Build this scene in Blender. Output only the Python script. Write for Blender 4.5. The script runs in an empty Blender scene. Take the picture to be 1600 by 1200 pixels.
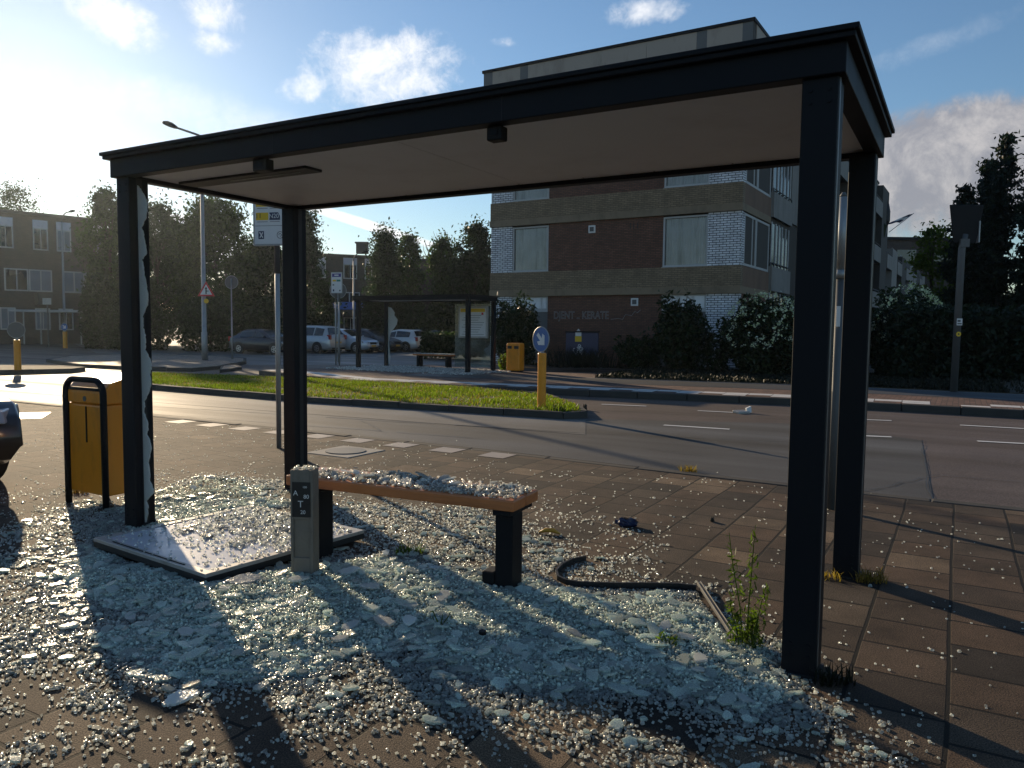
import bpy, math, random
import numpy as np
from mathutils import Vector, Matrix
rnd = random.Random(7)
NR = np.random.RandomState(11)
sc = bpy.context.scene
col = sc.collection
PI = math.pi
# ------------------------------------------------------------------ camera
F, PITCH, ROLL, H = 1211.5, .0709, .0111, 1.5
_d = Vector((0, math.cos(PITCH), -math.sin(PITCH)))
_x = Vector((1, 0, 0)); _u = Vector((0, math.sin(PITCH), math.cos(PITCH)))
_R = _x*math.cos(ROLL) + _u*math.sin(ROLL); _U = -_x*math.sin(ROLL) + _u*math.cos(ROLL)
cam_d = bpy.data.cameras.new('camera'); cam = bpy.data.objects.new('camera', cam_d); col.objects.link(cam)
cam.matrix_world = Matrix(((_R.x, _U.x, -_d.x, 0), (_R.y, _U.y, -_d.y, 0), (_R.z, _U.z, -_d.z, H), (0, 0, 0, 1)))
cam_d.sensor_width = 36; cam_d.lens = F/1600*36; cam_d.clip_end = 3000; cam_d.clip_start = .05
sc.camera = cam

def ray(px, py): return _d + _R*((px-800)/F) + _U*((600-py)/F)
def G(px, py, z=0.0):
    v = ray(px, py); t = (z-H)/v.z
    return Vector((v.x*t, v.y*t, z))
def D(px, py, Y):
    v = ray(px, py); t = Y/v.y
    return Vector((v.x*t, Y, H+v.z*t))
TH = 2.6179                                   # the street's direction (shelter, kerbs, building)
AX = Vector((math.cos(TH), math.sin(TH), 0))  # to the left and away
NX = Vector((-AX.y, AX.x, 0))                 # towards the camera
# ------------------------------------------------------------------ materials
MATS = {}
def nodes(m):
    m.use_nodes = True
    nt = m.node_tree; nt.nodes.clear()
    return nt, nt.nodes, nt.links
def pm(name, c, rough=.5, metal=0., var=.18, scale=6., bump=0., bscale=80., spec=.5, coat=0., stain_or_reflection=None, rvar=.1, coord='obj'):
    """painted / plain surface with uneven colour, roughness and a little relief"""
    if name in MATS: return MATS[name]
    m = bpy.data.materials.new(name); nt, n, l = nodes(m)
    out = n.new('ShaderNodeOutputMaterial'); b = n.new('ShaderNodeBsdfPrincipled'); l.new(b.outputs[0], out.inputs[0])
    tc = n.new('ShaderNodeTexCoord'); geo = n.new('ShaderNodeNewGeometry')
    vec = tc.outputs['Object'] if coord == 'obj' else geo.outputs['Position']
    no = n.new('ShaderNodeTexNoise'); no.inputs['Scale'].default_value = scale; no.inputs['Detail'].default_value = 6
    l.new(vec, no.inputs['Vector'])
    mx = n.new('ShaderNodeMix'); mx.data_type = 'RGBA'
    mx.inputs[6].default_value = (c[0]*(1-var), c[1]*(1-var), c[2]*(1-var), 1)
    mx.inputs[7].default_value = (min(1, c[0]*(1+var)), min(1, c[1]*(1+var)), min(1, c[2]*(1+var)), 1)
    l.new(no.outputs['Fac'], mx.inputs[0])
    src = mx.outputs[2]
    if stain_or_reflection:  # dirt on most surfaces, painted reflections on the curtains
        sc_, amt, sc3 = stain_or_reflection
        mp = n.new('ShaderNodeMapping'); mp.inputs['Scale'].default_value = sc3; l.new(vec, mp.inputs[0])
        n2 = n.new('ShaderNodeTexNoise'); n2.inputs['Scale'].default_value = sc_; n2.inputs['Detail'].default_value = 8; n2.inputs['Roughness'].default_value = .7
        l.new(mp.outputs[0], n2.inputs['Vector'])
        mr = n.new('ShaderNodeMapRange'); mr.inputs[1].default_value = .5; mr.inputs[2].default_value = .75; mr.inputs[4].default_value = amt
        l.new(n2.outputs['Fac'], mr.inputs[0])
        m2 = n.new('ShaderNodeMix'); m2.data_type = 'RGBA'; m2.inputs[7].default_value = (c[0]*.3+.01, c[1]*.28+.01, c[2]*.25+.008, 1)
        l.new(mr.outputs[0], m2.inputs[0]); l.new(src, m2.inputs[6]); src = m2.outputs[2]
    l.new(src, b.inputs['Base Color'])
    rr = n.new('ShaderNodeMapRange'); rr.inputs[3].default_value = max(.02, rough-rvar); rr.inputs[4].default_value = min(1, rough+rvar)
    l.new(no.outputs['Fac'], rr.inputs[0]); l.new(rr.outputs[0], b.inputs['Roughness'])
    b.inputs['Metallic'].default_value = metal; b.inputs['Specular IOR Level'].default_value = spec
    b.inputs['Coat Weight'].default_value = coat; b.inputs['Coat Roughness'].default_value = .08
    if bump:
        n3 = n.new('ShaderNodeTexNoise'); n3.inputs['Scale'].default_value = bscale; n3.inputs['Detail'].default_value = 5
        l.new(vec, n3.inputs['Vector'])
        bp = n.new('ShaderNodeBump'); bp.inputs['Strength'].default_value = bump; bp.inputs['Distance'].default_value = .01
        l.new(n3.outputs['Fac'], bp.inputs['Height']); l.new(bp.outputs[0], b.inputs['Normal'])
    MATS[name] = m
    return m

def brickmat(name, c1, c2, mortar, bw, bh, msize, rough=.8, offset=.5, axis='wall', bump=.5, grain=0., spec=.4, tint=None, coord='obj', patch=0.):
    """masonry or paving: axis 'wall' uses object X along the wall and Z up, 'ground' uses the street's directions"""
    m = bpy.data.materials.new(name); nt, n, l = nodes(m)
    out = n.new('ShaderNodeOutputMaterial'); b = n.new('ShaderNodeBsdfPrincipled'); l.new(b.outputs[0], out.inputs[0])
    tc = n.new('ShaderNodeTexCoord'); geo = n.new('ShaderNodeNewGeometry')
    pos = tc.outputs['Object'] if coord == 'obj' else geo.outputs['Position']
    if axis == 'wall':
        sep = n.new('ShaderNodeSeparateXYZ'); l.new(pos, sep.inputs[0])
        add = n.new('ShaderNodeMath'); l.new(sep.outputs[0], add.inputs[0]); l.new(sep.outputs[1], add.inputs[1])
        cmb = n.new('ShaderNodeCombineXYZ'); l.new(add.outputs[0], cmb.inputs[0]); l.new(sep.outputs[2], cmb.inputs[1])
        vec = cmb.outputs[0]
    else:
        mp = n.new('ShaderNodeMapping'); mp.inputs['Rotation'].default_value = (0, 0, -(TH - PI/2)); l.new(pos, mp.inputs[0])
        dn = n.new('ShaderNodeTexNoise'); dn.inputs['Scale'].default_value = 1.3; l.new(pos, dn.inputs['Vector'])
        vm = n.new('ShaderNodeVectorMath'); vm.operation = 'SCALE'; vm.inputs['Scale'].default_value = .03; l.new(dn.outputs['Color'], vm.inputs[0])
        va = n.new('ShaderNodeVectorMath'); l.new(mp.outputs[0], va.inputs[0]); l.new(vm.outputs[0], va.inputs[1])
        vec = va.outputs[0]
    br = n.new('ShaderNodeTexBrick'); l.new(vec, br.inputs['Vector'])
    br.offset = offset; br.inputs['Scale'].default_value = 1.; br.inputs['Brick Width'].default_value = bw; br.inputs['Row Height'].default_value = bh
    br.inputs['Mortar Size'].default_value = msize; br.inputs['Mortar Smooth'].default_value = .3
    br.inputs['Color1'].default_value = (0, 0, 0, 1); br.inputs['Color2'].default_value = (1, 1, 1, 1); br.inputs['Mortar'].default_value = (.5, .5, .5, 1)
    rp = n.new('ShaderNodeValToRGB'); l.new(br.outputs['Color'], rp.inputs[0])
    cols = tint or [(0, c1), (1, c2)]
    while len(rp.color_ramp.elements) < len(cols): rp.color_ramp.elements.new(.5)
    for e, (p, c) in zip(rp.color_ramp.elements, cols): e.position = p; e.color = (*c, 1)
    no = n.new('ShaderNodeTexNoise'); no.inputs['Scale'].default_value = 2.2; no.inputs['Detail'].default_value = 8; no.inputs['Roughness'].default_value = .65; l.new(pos, no.inputs['Vector'])
    mr = n.new('ShaderNodeMapRange'); mr.inputs[1].default_value = .3; mr.inputs[2].default_value = .7; mr.inputs[3].default_value = .72 if axis == 'wall' else .48; mr.inputs[4].default_value = 1.25 if axis == 'wall' else 1.45; l.new(no.outputs['Fac'], mr.inputs[0])
    sclr = n.new('ShaderNodeVectorMath'); sclr.operation = 'SCALE'; l.new(rp.outputs[0], sclr.inputs[0]); l.new(mr.outputs[0], sclr.inputs['Scale'])
    src = sclr.outputs[0]
    gn = None
    if grain:
        gn = n.new('ShaderNodeTexNoise'); gn.inputs['Scale'].default_value = 170; gn.inputs['Detail'].default_value = 3; l.new(pos, gn.inputs['Vector'])
        gr = n.new('ShaderNodeMapRange'); gr.inputs[1].default_value = .38; gr.inputs[2].default_value = .66; gr.inputs[3].default_value = 1-grain; gr.inputs[4].default_value = 1+grain*1.5; l.new(gn.outputs['Fac'], gr.inputs[0])
        s2 = n.new('ShaderNodeVectorMath'); s2.operation = 'SCALE'; l.new(src, s2.inputs[0]); l.new(gr.outputs[0], s2.inputs['Scale']); src = s2.outputs[0]
    mx = n.new('ShaderNodeMix'); mx.data_type = 'RGBA'; mx.inputs[7].default_value = (*mortar, 1)
    l.new(br.outputs['Fac'], mx.inputs[0]); l.new(src, mx.inputs[6]); l.new(mx.outputs[2], b.inputs['Base Color'])
    b.inputs['Roughness'].default_value = rough; b.inputs['Specular IOR Level'].default_value = spec
    iv = n.new('ShaderNodeMath'); iv.operation = 'SUBTRACT'; iv.inputs[0].default_value = 1; l.new(br.outputs['Fac'], iv.inputs[1])
    hsrc = iv.outputs[0]
    if gn:
        ad = n.new('ShaderNodeMath'); ad.operation = 'MULTIPLY_ADD'; ad.inputs[1].default_value = .45; l.new(gn.outputs['Fac'], ad.inputs[0]); l.new(iv.outputs[0], ad.inputs[2]); hsrc = ad.outputs[0]
        # every slab sits at a slightly different height
        ad2 = n.new('ShaderNodeMath'); ad2.operation = 'MULTIPLY_ADD'; ad2.inputs[1].default_value = .35; l.new(br.outputs['Color'], ad2.inputs[0]); l.new(hsrc, ad2.inputs[2]); hsrc = ad2.outputs[0]
    bp = n.new('ShaderNodeBump'); bp.inputs['Strength'].default_value = bump; bp.inputs['Distance'].default_value = .01; l.new(hsrc, bp.inputs['Height']); l.new(bp.outputs[0], b.inputs['Normal'])
    MATS[name] = m
    return m

def asphalt(name, c, rough=.5, grain=.5, track=.25, spec=.5):
    m = bpy.data.materials.new(name); nt, n, l = nodes(m)
    out = n.new('ShaderNodeOutputMaterial'); b = n.new('ShaderNodeBsdfPrincipled'); l.new(b.outputs[0], out.inputs[0])
    geo = n.new('ShaderNodeNewGeometry'); pos = geo.outputs['Position']
    mp = n.new('ShaderNodeMapping'); mp.inputs['Rotation'].default_value = (0, 0, -TH); mp.inputs['Scale'].default_value = (1, 1, 1); l.new(pos, mp.inputs[0])
    mp2 = n.new('ShaderNodeMapping'); mp2.inputs['Scale'].default_value = (.06, 1.0, 1); l.new(mp.outputs[0], mp2.inputs[0])
    t = n.new('ShaderNodeTexNoise'); t.inputs['Scale'].default_value = 1.1; t.inputs['Detail'].default_value = 5; l.new(mp2.outputs[0], t.inputs['Vector'])
    g = n.new('ShaderNodeTexNoise'); g.inputs['Scale'].default_value = 60; g.inputs['Detail'].default_value = 4; g.inputs['Roughness'].default_value = .7; l.new(pos, g.inputs['Vector'])
    p = n.new('ShaderNodeTexNoise'); p.inputs['Scale'].default_value = .7; p.inputs['Detail'].default_value = 6; l.new(pos, p.inputs['Vector'])
    def mrr(o, a, bb, lo, hi):
        q = n.new('ShaderNodeMapRange'); q.inputs[1].default_value = a; q.inputs[2].default_value = bb; q.inputs[3].default_value = lo; q.inputs[4].default_value = hi; l.new(o, q.inputs[0]); return q.outputs[0]
    f1 = mrr(t.outputs['Fac'], .3, .7, 1-track, 1+track); f2 = mrr(g.outputs['Fac'], .35, .65, 1-grain, 1+grain); f3 = mrr(p.outputs['Fac'], .3, .7, .85, 1.15)
    a = n.new('ShaderNodeMath'); a.operation = 'MULTIPLY'; l.new(f1, a.inputs[0]); l.new(f2, a.inputs[1])
    a2 = n.new('ShaderNodeMath'); a2.operation = 'MULTIPLY'; l.new(a.outputs[0], a2.inputs[0]); l.new(f3, a2.inputs[1])
    s = n.new('ShaderNodeVectorMath'); s.operation = 'SCALE'; s.inputs[0].default_value = c; l.new(a2.outputs[0], s.inputs['Scale']); l.new(s.outputs[0], b.inputs['Base Color'])
    l.new(mrr(t.outputs['Fac'], .3, .7, rough+.1, rough-.1), b.inputs['Roughness']); b.inputs['Specular IOR Level'].default_value = spec
    bp = n.new('ShaderNodeBump'); bp.inputs['Strength'].default_value = .35; bp.inputs['Distance'].default_value = .006; l.new(g.outputs['Fac'], bp.inputs['Height']); l.new(bp.outputs[0], b.inputs['Normal'])
    MATS[name] = m
    return m

def leafmat(name, c, trans=.5, rough=.5, var=.45):
    m = bpy.data.materials.new(name); nt, n, l = nodes(m)
    out = n.new('ShaderNodeOutputMaterial'); b = n.new('ShaderNodeBsdfPrincipled'); tr = n.new('ShaderNodeBsdfTranslucent'); mx = n.new('ShaderNodeMixShader')
    geo = n.new('ShaderNodeNewGeometry')
    mr = n.new('ShaderNodeMapRange'); mr.inputs[3].default_value = 1-var; mr.inputs[4].default_value = 1+var; l.new(geo.outputs['Random Per Island'], mr.inputs[0])
    s = n.new('ShaderNodeVectorMath'); s.operation = 'SCALE'; s.inputs[0].default_value = c; l.new(mr.outputs[0], s.inputs['Scale'])
    s2 = n.new('ShaderNodeVectorMath'); s2.operation = 'MULTIPLY'; s2.inputs[1].default_value = (1.2, 1.6, .5); l.new(s.outputs[0], s2.inputs[0])
    l.new(s.outputs[0], b.inputs['Base Color']); l.new(s2.outputs[0], tr.inputs[0]); b.inputs['Roughness'].default_value = rough; b.inputs['Specular IOR Level'].default_value = .22
    mx.inputs[0].default_value = trans; l.new(b.outputs[0], mx.inputs[1]); l.new(tr.outputs[0], mx.inputs[2]); l.new(mx.outputs[0], out.inputs[0])
    MATS[name] = m
    return m

def glassmat(name, tint, milky=.5, rough=.08, craze=0., bright=.75, trans=.5):
    """broken safety glass: part clear, part milky from thousands of cracks"""
    m = bpy.data.materials.new(name); nt, n, l = nodes(m)
    out = n.new('ShaderNodeOutputMaterial')
    p = n.new('ShaderNodeBsdfPrincipled'); p.inputs['Transmission Weight'].default_value = 1; p.inputs['Roughness'].default_value = rough; p.inputs['IOR'].default_value = 1.5
    p.inputs['Base Color'].default_value = (.80+.2*tint[0], .80+.2*tint[1], .80+.2*tint[2], 1)
    geo = n.new('ShaderNodeNewGeometry')
    mr = n.new('ShaderNodeMapRange'); mr.inputs[3].default_value = .55*bright; mr.inputs[4].default_value = 1.25*bright; l.new(geo.outputs['Random Per Island'], mr.inputs[0])
    s = n.new('ShaderNodeVectorMath'); s.operation = 'SCALE'; s.inputs[0].default_value = tint; l.new(mr.outputs[0], s.inputs['Scale'])
    q = n.new('ShaderNodeBsdfPrincipled'); q.inputs['Roughness'].default_value = .22; q.inputs['Specular IOR Level'].default_value = .8
    tr = n.new('ShaderNodeBsdfTranslucent')
    src = s.outputs[0]
    if craze:
        v = n.new('ShaderNodeTexVoronoi'); v.feature = 'DISTANCE_TO_EDGE'; v.inputs['Scale'].default_value = 95; l.new(geo.outputs['Position'], v.inputs['Vector'])
        cr = n.new('ShaderNodeMapRange'); cr.inputs[1].default_value = 0; cr.inputs[2].default_value = .12; cr.inputs[3].default_value = 1-craze; cr.inputs[4].default_value = 1; l.new(v.outputs['Distance'], cr.inputs[0])
        s3 = n.new('ShaderNodeVectorMath'); s3.operation = 'SCALE'; l.new(src, s3.inputs[0]); l.new(cr.outputs[0], s3.inputs['Scale']); src = s3.outputs[0]
        bp = n.new('ShaderNodeBump'); bp.inputs['Strength'].default_value = .9; bp.inputs['Distance'].default_value = .004; l.new(v.outputs['Distance'], bp.inputs['Height']); l.new(bp.outputs[0], q.inputs['Normal'])
    l.new(src, q.inputs['Base Color']); l.new(src, tr.inputs[0])
    m1 = n.new('ShaderNodeMixShader'); m1.inputs[0].default_value = trans; l.new(q.outputs[0], m1.inputs[1]); l.new(tr.outputs[0], m1.inputs[2])
    m2 = n.new('ShaderNodeMixShader'); m2.inputs[0].default_value = milky; l.new(p.outputs[0], m2.inputs[1]); l.new(m1.outputs[0], m2.inputs[2]); l.new(m2.outputs[0], out.inputs[0])
    MATS[name] = m
    return m

M = {}
M['anthracite'] = pm('anthracite powder coat', (.0075, .009, .0125), .55, var=.15, spec=.16, scale=3, stain_or_reflection=(3, .5, (1, 1, .25)), bump=.05, bscale=300)
M['anthracite_dark'] = pm('anthracite groove', (.010, .011, .013), .6)
M['edge_metal'] = pm('worn metal edge', (.30, .31, .32), .35, metal=.8)
M['soffit'] = pm('soffit panel', (.80, .84, .88), .55, var=.05, scale=1.5, stain_or_reflection=(1.2, .18, (1, 1, 1)))
M['black_plastic'] = pm('black plastic', (.009, .009, .010), .6, spec=.2)
M['rubber'] = pm('rubber', (.015, .015, .016), .5, bump=.1)
M['galv'] = pm('galvanised steel', (.34, .35, .35), .5, metal=.55, var=.2, scale=9, stain_or_reflection=(4, .5, (1, 1, .3)))
M['galv_dark'] = pm('weathered steel', (.11, .112, .112), .6, metal=.3, var=.2, scale=9)
M['yellow'] = pm('yellow enamel', (.78, .26, .010), .38, var=.12, scale=3, stain_or_reflection=(5, .65, (1, 1, .4)), coat=.1)
M['orange'] = pm('orange yellow plastic', (.80, .30, .012), .4, var=.12, scale=3, stain_or_reflection=(6, .6, (1, 1, .5)))
M['white_paint'] = pm('white paint', (.72, .72, .70), .5, var=.06, stain_or_reflection=(5, .25, (1, 1, 1)))
M['sign_white'] = pm('sign white', (.68, .68, .68), .4, var=.04)
M['sign_blue'] = pm('sign blue', (.012, .10, .33), .35, var=.1)
M['sign_red'] = pm('sign red', (.50, .02, .03), .35, var=.1)
M['sign_yellow'] = pm('sign yellow', (.72, .46, .01), .4, var=.06)
M['sign_green'] = pm('sign green', (.02, .20, .14), .4)
M['sign_black'] = pm('sign black', (.014, .014, .016), .4)
M['sign_navy'] = pm('sign navy', (.016, .026, .075), .4)
M['violet'] = pm('sign violet', (.06, .04, .22), .4)
M['wood'] = pm('bench hardwood', (.52, .175, .055), .42, var=.35, scale=3.5, stain_or_reflection=(3, .6, (.6, 6, 6)), coat=.15, bump=.15, bscale=30)
M['post_metal'] = pm('grey marker post', (.19, .165, .135), .62, metal=.15, var=.22, scale=9, stain_or_reflection=(6, .75, (1, 1, .6)), bump=.25, bscale=60)
M['case_white'] = pm('case white', (.56, .55, .60), .3, var=.06, scale=3, stain_or_reflection=(3, .2, (1, 1, 1)))
M['case_frame'] = pm('case frame', (.40, .38, .36), .45, metal=.3, stain_or_reflection=(4, .5, (1, 1, 1)))
M['concrete'] = pm('concrete', (.25, .24, .22), .85, var=.25, scale=4, bump=.3, bscale=60, coord='pos')
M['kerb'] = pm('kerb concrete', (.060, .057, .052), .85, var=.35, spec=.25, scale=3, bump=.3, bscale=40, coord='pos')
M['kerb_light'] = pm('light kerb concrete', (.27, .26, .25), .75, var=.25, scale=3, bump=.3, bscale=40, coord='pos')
M['tile_white'] = pm('white paving tile', (.62, .60, .57), .6, var=.15, scale=6, bump=.2, bscale=60, coord='pos', stain_or_reflection=(3, .5, (1, 1, 1)))
M['tile_beige'] = pm('pale paving tile', (.34, .29, .25), .6, var=.15, scale=6, bump=.2, bscale=60, coord='pos', stain_or_reflection=(3, .5, (1, 1, 1)))
M['dirt'] = pm('soil', (.045, .036, .022), .95, var=.4, scale=5, bump=.6, bscale=20, coord='pos')
M['pave'] = brickmat('brown concrete paving', 0, 0, (.006, .005, .004), .355, .375, .010, rough=.85, offset=.5, axis='ground', bump=1., grain=.65, coord='pos', spec=.28,
    tint=[(0, (.022, .018, .015)), (.25, (.052, .036, .025)), (.55, (.085, .054, .034)), (.85, (.062, .047, .034)), (1, (.16, .11, .068))])
M['pave_red'] = brickmat('red brown pavers', (.10, .055, .042), (.16, .085, .062), (.03, .026, .022), .21, .105, .006, rough=.8, axis='ground', bump=.4, coord='pos')
M['pave_isl'] = brickmat('buff pavers', (.20, .15, .11), (.32, .24, .18), (.05, .042, .034), .21, .105, .008, rough=.7, axis='ground', bump=.4, coord='pos')
M['road'] = asphalt('brown asphalt', (.112, .088, .074), .65, spec=.2, grain=.6)
M['bay'] = asphalt('grey bus bay asphalt', (.088, .085, .080), .68, grain=.4, track=.45, spec=.2)
M['bay_light'] = asphalt('pale wheel track', (.14, .134, .125), .7, grain=.3, track=.3, spec=.2)
M['lot'] = asphalt('parking asphalt', (.10, .098, .095), .55, grain=.3)
M['path'] = asphalt('path asphalt', (.040, .041, .043), .62, grain=.3)
M['brick_red'] = brickmat('red brown brick', (.135, .060, .038), (.20, .090, .058), (.06, .048, .038), .22, .068, .012, bump=.4)
M['brick_white'] = brickmat('white painted brick', (.66, .66, .68), (.80, .80, .82), (.035, .035, .042), .27, .090, .014, rough=.6, bump=.5)
M['band'] = brickmat('brown spandrel brick', (.225, .160, .095), (.29, .21, .13), (.11, .090, .066), .25, .075, .012, bump=.3)
M['band_smooth'] = pm('brown concrete lintel', (.245, .185, .12), .8, var=.2, scale=1.2, stain_or_reflection=(1.4, .6, (1, 1, .6)))
M['band_side'] = pm('reddish spandrel', (.19, .115, .075), .8, var=.2, scale=1.2, stain_or_reflection=(1.2, .6, (1, 1, .2)))
M['roof_panel'] = pm('roof edge panel', (.40, .345, .29), .7, var=.1, scale=.6, stain_or_reflection=(1.1, .6, (1, 1, .3)))
M['frame_white'] = pm('window frame paint', (.46, .46, .45), .5, var=.1)
M['scrawl'] = pm('faded chalky spray paint', (.34, .33, .32), .8, var=.5, scale=9)
M['peel'] = pm('brown yellow peel', (.50, .27, .03), .5, var=.4, scale=30)
M['curtain'] = pm('net curtain', (.86, .86, .84), .8, var=.3, scale=1.5, stain_or_reflection=(1.3, .8, (2.6, 2.6, .30)))  # dark upright streaks paint tree reflections from the panes into the cloth
M['win'] = pm('dark window glass', (.018, .022, .026), .06, var=.3, scale=1, spec=.8)
M['win_pale'] = pm('pale window glass', (.20, .22, .25), .12, var=.3, scale=1, spec=.8)
M['panel_grey'] = pm('grey infill panel', (.13, .135, .135), .6, var=.2, scale=2)
M['balcony'] = pm('balcony concrete', (.25, .235, .215), .8, var=.25, scale=1, stain_or_reflection=(1.5, .5, (1, 1, .3)))
M['dark_brick'] = brickmat('dark terrace brick', (.060, .044, .036), (.090, .064, .050), (.05, .042, .036), .24, .075, .014, bump=.3)
M['dark_wall'] = pm('dark plaster', (.07, .063, .055), .85, var=.2, scale=1)
M['bark'] = pm('bark', (.055, .042, .03), .9, var=.4, scale=8, bump=.8, bscale=20)
M['leaf_dark'] = leafmat('dark leaves', (.022, .036, .013), .35)
M['leaf_olive'] = leafmat('olive leaves', (.036, .052, .017), .4)
M['leaf_fir'] = leafmat('fir needles', (.014, .024, .012), .2)
M['leaf_shrub'] = leafmat('shrub leaves', (.022, .034, .014), .25, rough=.3)
M['leaf_bright'] = leafmat('yellow green leaves', (.10, .13, .02), .5)
M['flower'] = leafmat('pale blossom', (.60, .60, .50), .3)
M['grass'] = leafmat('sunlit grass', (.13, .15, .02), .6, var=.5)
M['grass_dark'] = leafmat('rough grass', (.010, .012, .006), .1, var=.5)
M['weed'] = leafmat('weed leaves', (.075, .10, .02), .5)
M['dry'] = leafmat('dry grass', (.26, .15, .05), .45)
M['crumb'] = glassmat('glass crumbs', (.92, .97, .93), milky=.42, rough=.11, bright=1.3, trans=.75)
M['crumb_pile'] = glassmat('glass crumbs in the heap', (.86, .94, .87), milky=.76, rough=.12, bright=1.14, trans=.58)
M['crumb_sunlit'] = glassmat('glass crumbs painted sunlit', (.95, .95, .90), milky=.80, rough=.10, bright=1.0, trans=.6)  # milkier, whiter copy of the crumbs with the sunlit look put into its colour
M['packed'] = glassmat('packed fine glass', (.62, .70, .65), milky=1., rough=.3, craze=.5, bright=.85, trans=.25)
M['plate'] = glassmat('crazed glass plate', (.78, .88, .81), milky=.86, rough=.18, craze=.34, bright=1.06, trans=.52)
M['plate_white'] = glassmat('pale glass plate', (.92, .95, .92), milky=.92, rough=.15, craze=.12, bright=.85)
M['pane'] = None
def cleanglass():
    m = bpy.data.materials.new('dusty glass pane'); nt, n, l = nodes(m)
    out = n.new('ShaderNodeOutputMaterial'); g = n.new('ShaderNodeBsdfGlossy'); g.inputs['Roughness'].default_value = .03
    t = n.new('ShaderNodeBsdfTransparent'); t.inputs[0].default_value = (.80, .86, .83, 1); d = n.new('ShaderNodeBsdfDiffuse'); d.inputs[0].default_value = (.45, .5, .46, 1)
    fr = n.new('ShaderNodeFresnel'); fr.inputs[0].default_value = 1.45
    geo = n.new('ShaderNodeNewGeometry'); no = n.new('ShaderNodeTexNoise'); no.inputs['Scale'].default_value = 1.4; l.new(geo.outputs['Position'], no.inputs['Vector'])
    mr = n.new('ShaderNodeMapRange'); mr.inputs[1].default_value = .4; mr.inputs[2].default_value = .8; mr.inputs[3].default_value = .04; mr.inputs[4].default_value = .35; l.new(no.outputs['Fac'], mr.inputs[0])
    a = n.new('ShaderNodeMixShader'); l.new(mr.outputs[0], a.inputs[0]); l.new(t.outputs[0], a.inputs[1]); l.new(d.outputs[0], a.inputs[2])
    b = n.new('ShaderNodeMixShader'); l.new(fr.outputs[0], b.inputs[0]); l.new(a.outputs[0], b.inputs[1]); l.new(g.outputs[0], b.inputs[2]); l.new(b.outputs[0], out.inputs[0])
    return m
M['pane'] = cleanglass()
def clearwin():
    m = bpy.data.materials.new('clear window glass'); nt, n, l = nodes(m); out = n.new('ShaderNodeOutputMaterial'); g = n.new('ShaderNodeBsdfGlossy'); g.inputs['Roughness'].default_value = .02
    t = n.new('ShaderNodeBsdfTransparent'); t.inputs[0].default_value = (.95, .96, .96, 1); fr = n.new('ShaderNodeFresnel'); fr.inputs[0].default_value = 1.5
    b = n.new('ShaderNodeMixShader'); l.new(fr.outputs[0], b.inputs[0]); l.new(t.outputs[0], b.inputs[1]); l.new(g.outputs[0], b.inputs[2]); l.new(b.outputs[0], out.inputs[0]); return m
M['win_clear'] = clearwin()

# ------------------------------------------------------------------ mesh helpers
class MB:
    def __init__(s): s.v = []; s.f = []
    def add(s, vs, fs):
        o = len(s.v); s.v += [tuple(q) for q in vs]; s.f += [tuple(i+o for i in q) for q in fs]; return s
    def hexa(s, p):  # p: bottom four (ccw), top four
        return s.add(p, [(3, 2, 1, 0), (4, 5, 6, 7), (0, 1, 5, 4), (1, 2, 6, 5), (2, 3, 7, 6), (3, 0, 4, 7)])
    def box(s, x0, x1, y0, y1, z0, z1):
        return s.hexa([(x0, y0, z0), (x1, y0, z0), (x1, y1, z0), (x0, y1, z0), (x0, y0, z1), (x1, y0, z1), (x1, y1, z1), (x0, y1, z1)])
    def obox(s, c, ex, ey, ez):  # centre, half vectors
        c, ex, ey, ez = Vector(c), Vector(ex), Vector(ey), Vector(ez)
        return s.hexa([c-ex-ey-ez, c+ex-ey-ez, c+ex+ey-ez, c-ex+ey-ez, c-ex-ey+ez, c+ex-ey+ez, c+ex+ey+ez, c-ex+ey+ez])
    def tube(s, pts, r, n=10, cap=True):
        pts = [Vector(p) for p in pts]; rs = r if isinstance(r, (list, tuple)) else [r]*len(pts)
        o = len(s.v); prev = None
        for i, p in enumerate(pts):
            t = (pts[min(i+1, len(pts)-1)]-pts[max(i-1, 0)]).normalized()
            if prev is None:
                a = t.cross(Vector((0, 0, 1))); a = a.normalized() if a.length > 1e-3 else Vector((1, 0, 0))
            else: a = (prev-t*prev.dot(t)).normalized()
            prev = a; b = t.cross(a)
            for k in range(n):
                w = 2*PI*k/n; s.v.append(tuple(p+(a*math.cos(w)+b*math.sin(w))*rs[i]))
        for i in range(len(pts)-1):
            for k in range(n):
                s.f.append((o+i*n+k, o+i*n+(k+1) % n, o+(i+1)*n+(k+1) % n, o+(i+1)*n+k))
        if cap:
            s.f.append(tuple(o+k for k in range(n))[::-1]); s.f.append(tuple(o+(len(pts)-1)*n+k for k in range(n)))
        return s
    def cyl(s, c, axis, r, h, n=20, r2=None):
        c = Vector(c); a = Vector(axis).normalized(); return s.tube([c-a*h/2, c+a*h/2], [r, r if r2 is None else r2], n)
    def prism(s, poly, vec):  # polygon of 3-D points extruded by vec
        n = len(poly); vec = Vector(vec); o = len(s.v)
        s.v += [tuple(p) for p in poly]+[tuple(Vector(p)+vec) for p in poly]
        s.f.append(tuple(o+i for i in range(n))[::-1]); s.f.append(tuple(o+n+i for i in range(n)))
        for i in range(n): j = (i+1) % n; s.f.append((o+i, o+j, o+n+j, o+n+i))
        return s
    def build(s, name, mat, parent=None, smooth=False, bevel=0., seg=2):
        me = bpy.data.meshes.new(name); me.from_pydata(s.v, [], s.f); me.validate(); me.update()
        import bmesh
        bm = bmesh.new(); bm.from_mesh(me); bmesh.ops.recalc_face_normals(bm, faces=bm.faces); bm.to_mesh(me); bm.free()
        return link(name, me, mat, parent, smooth, bevel, seg)
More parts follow.
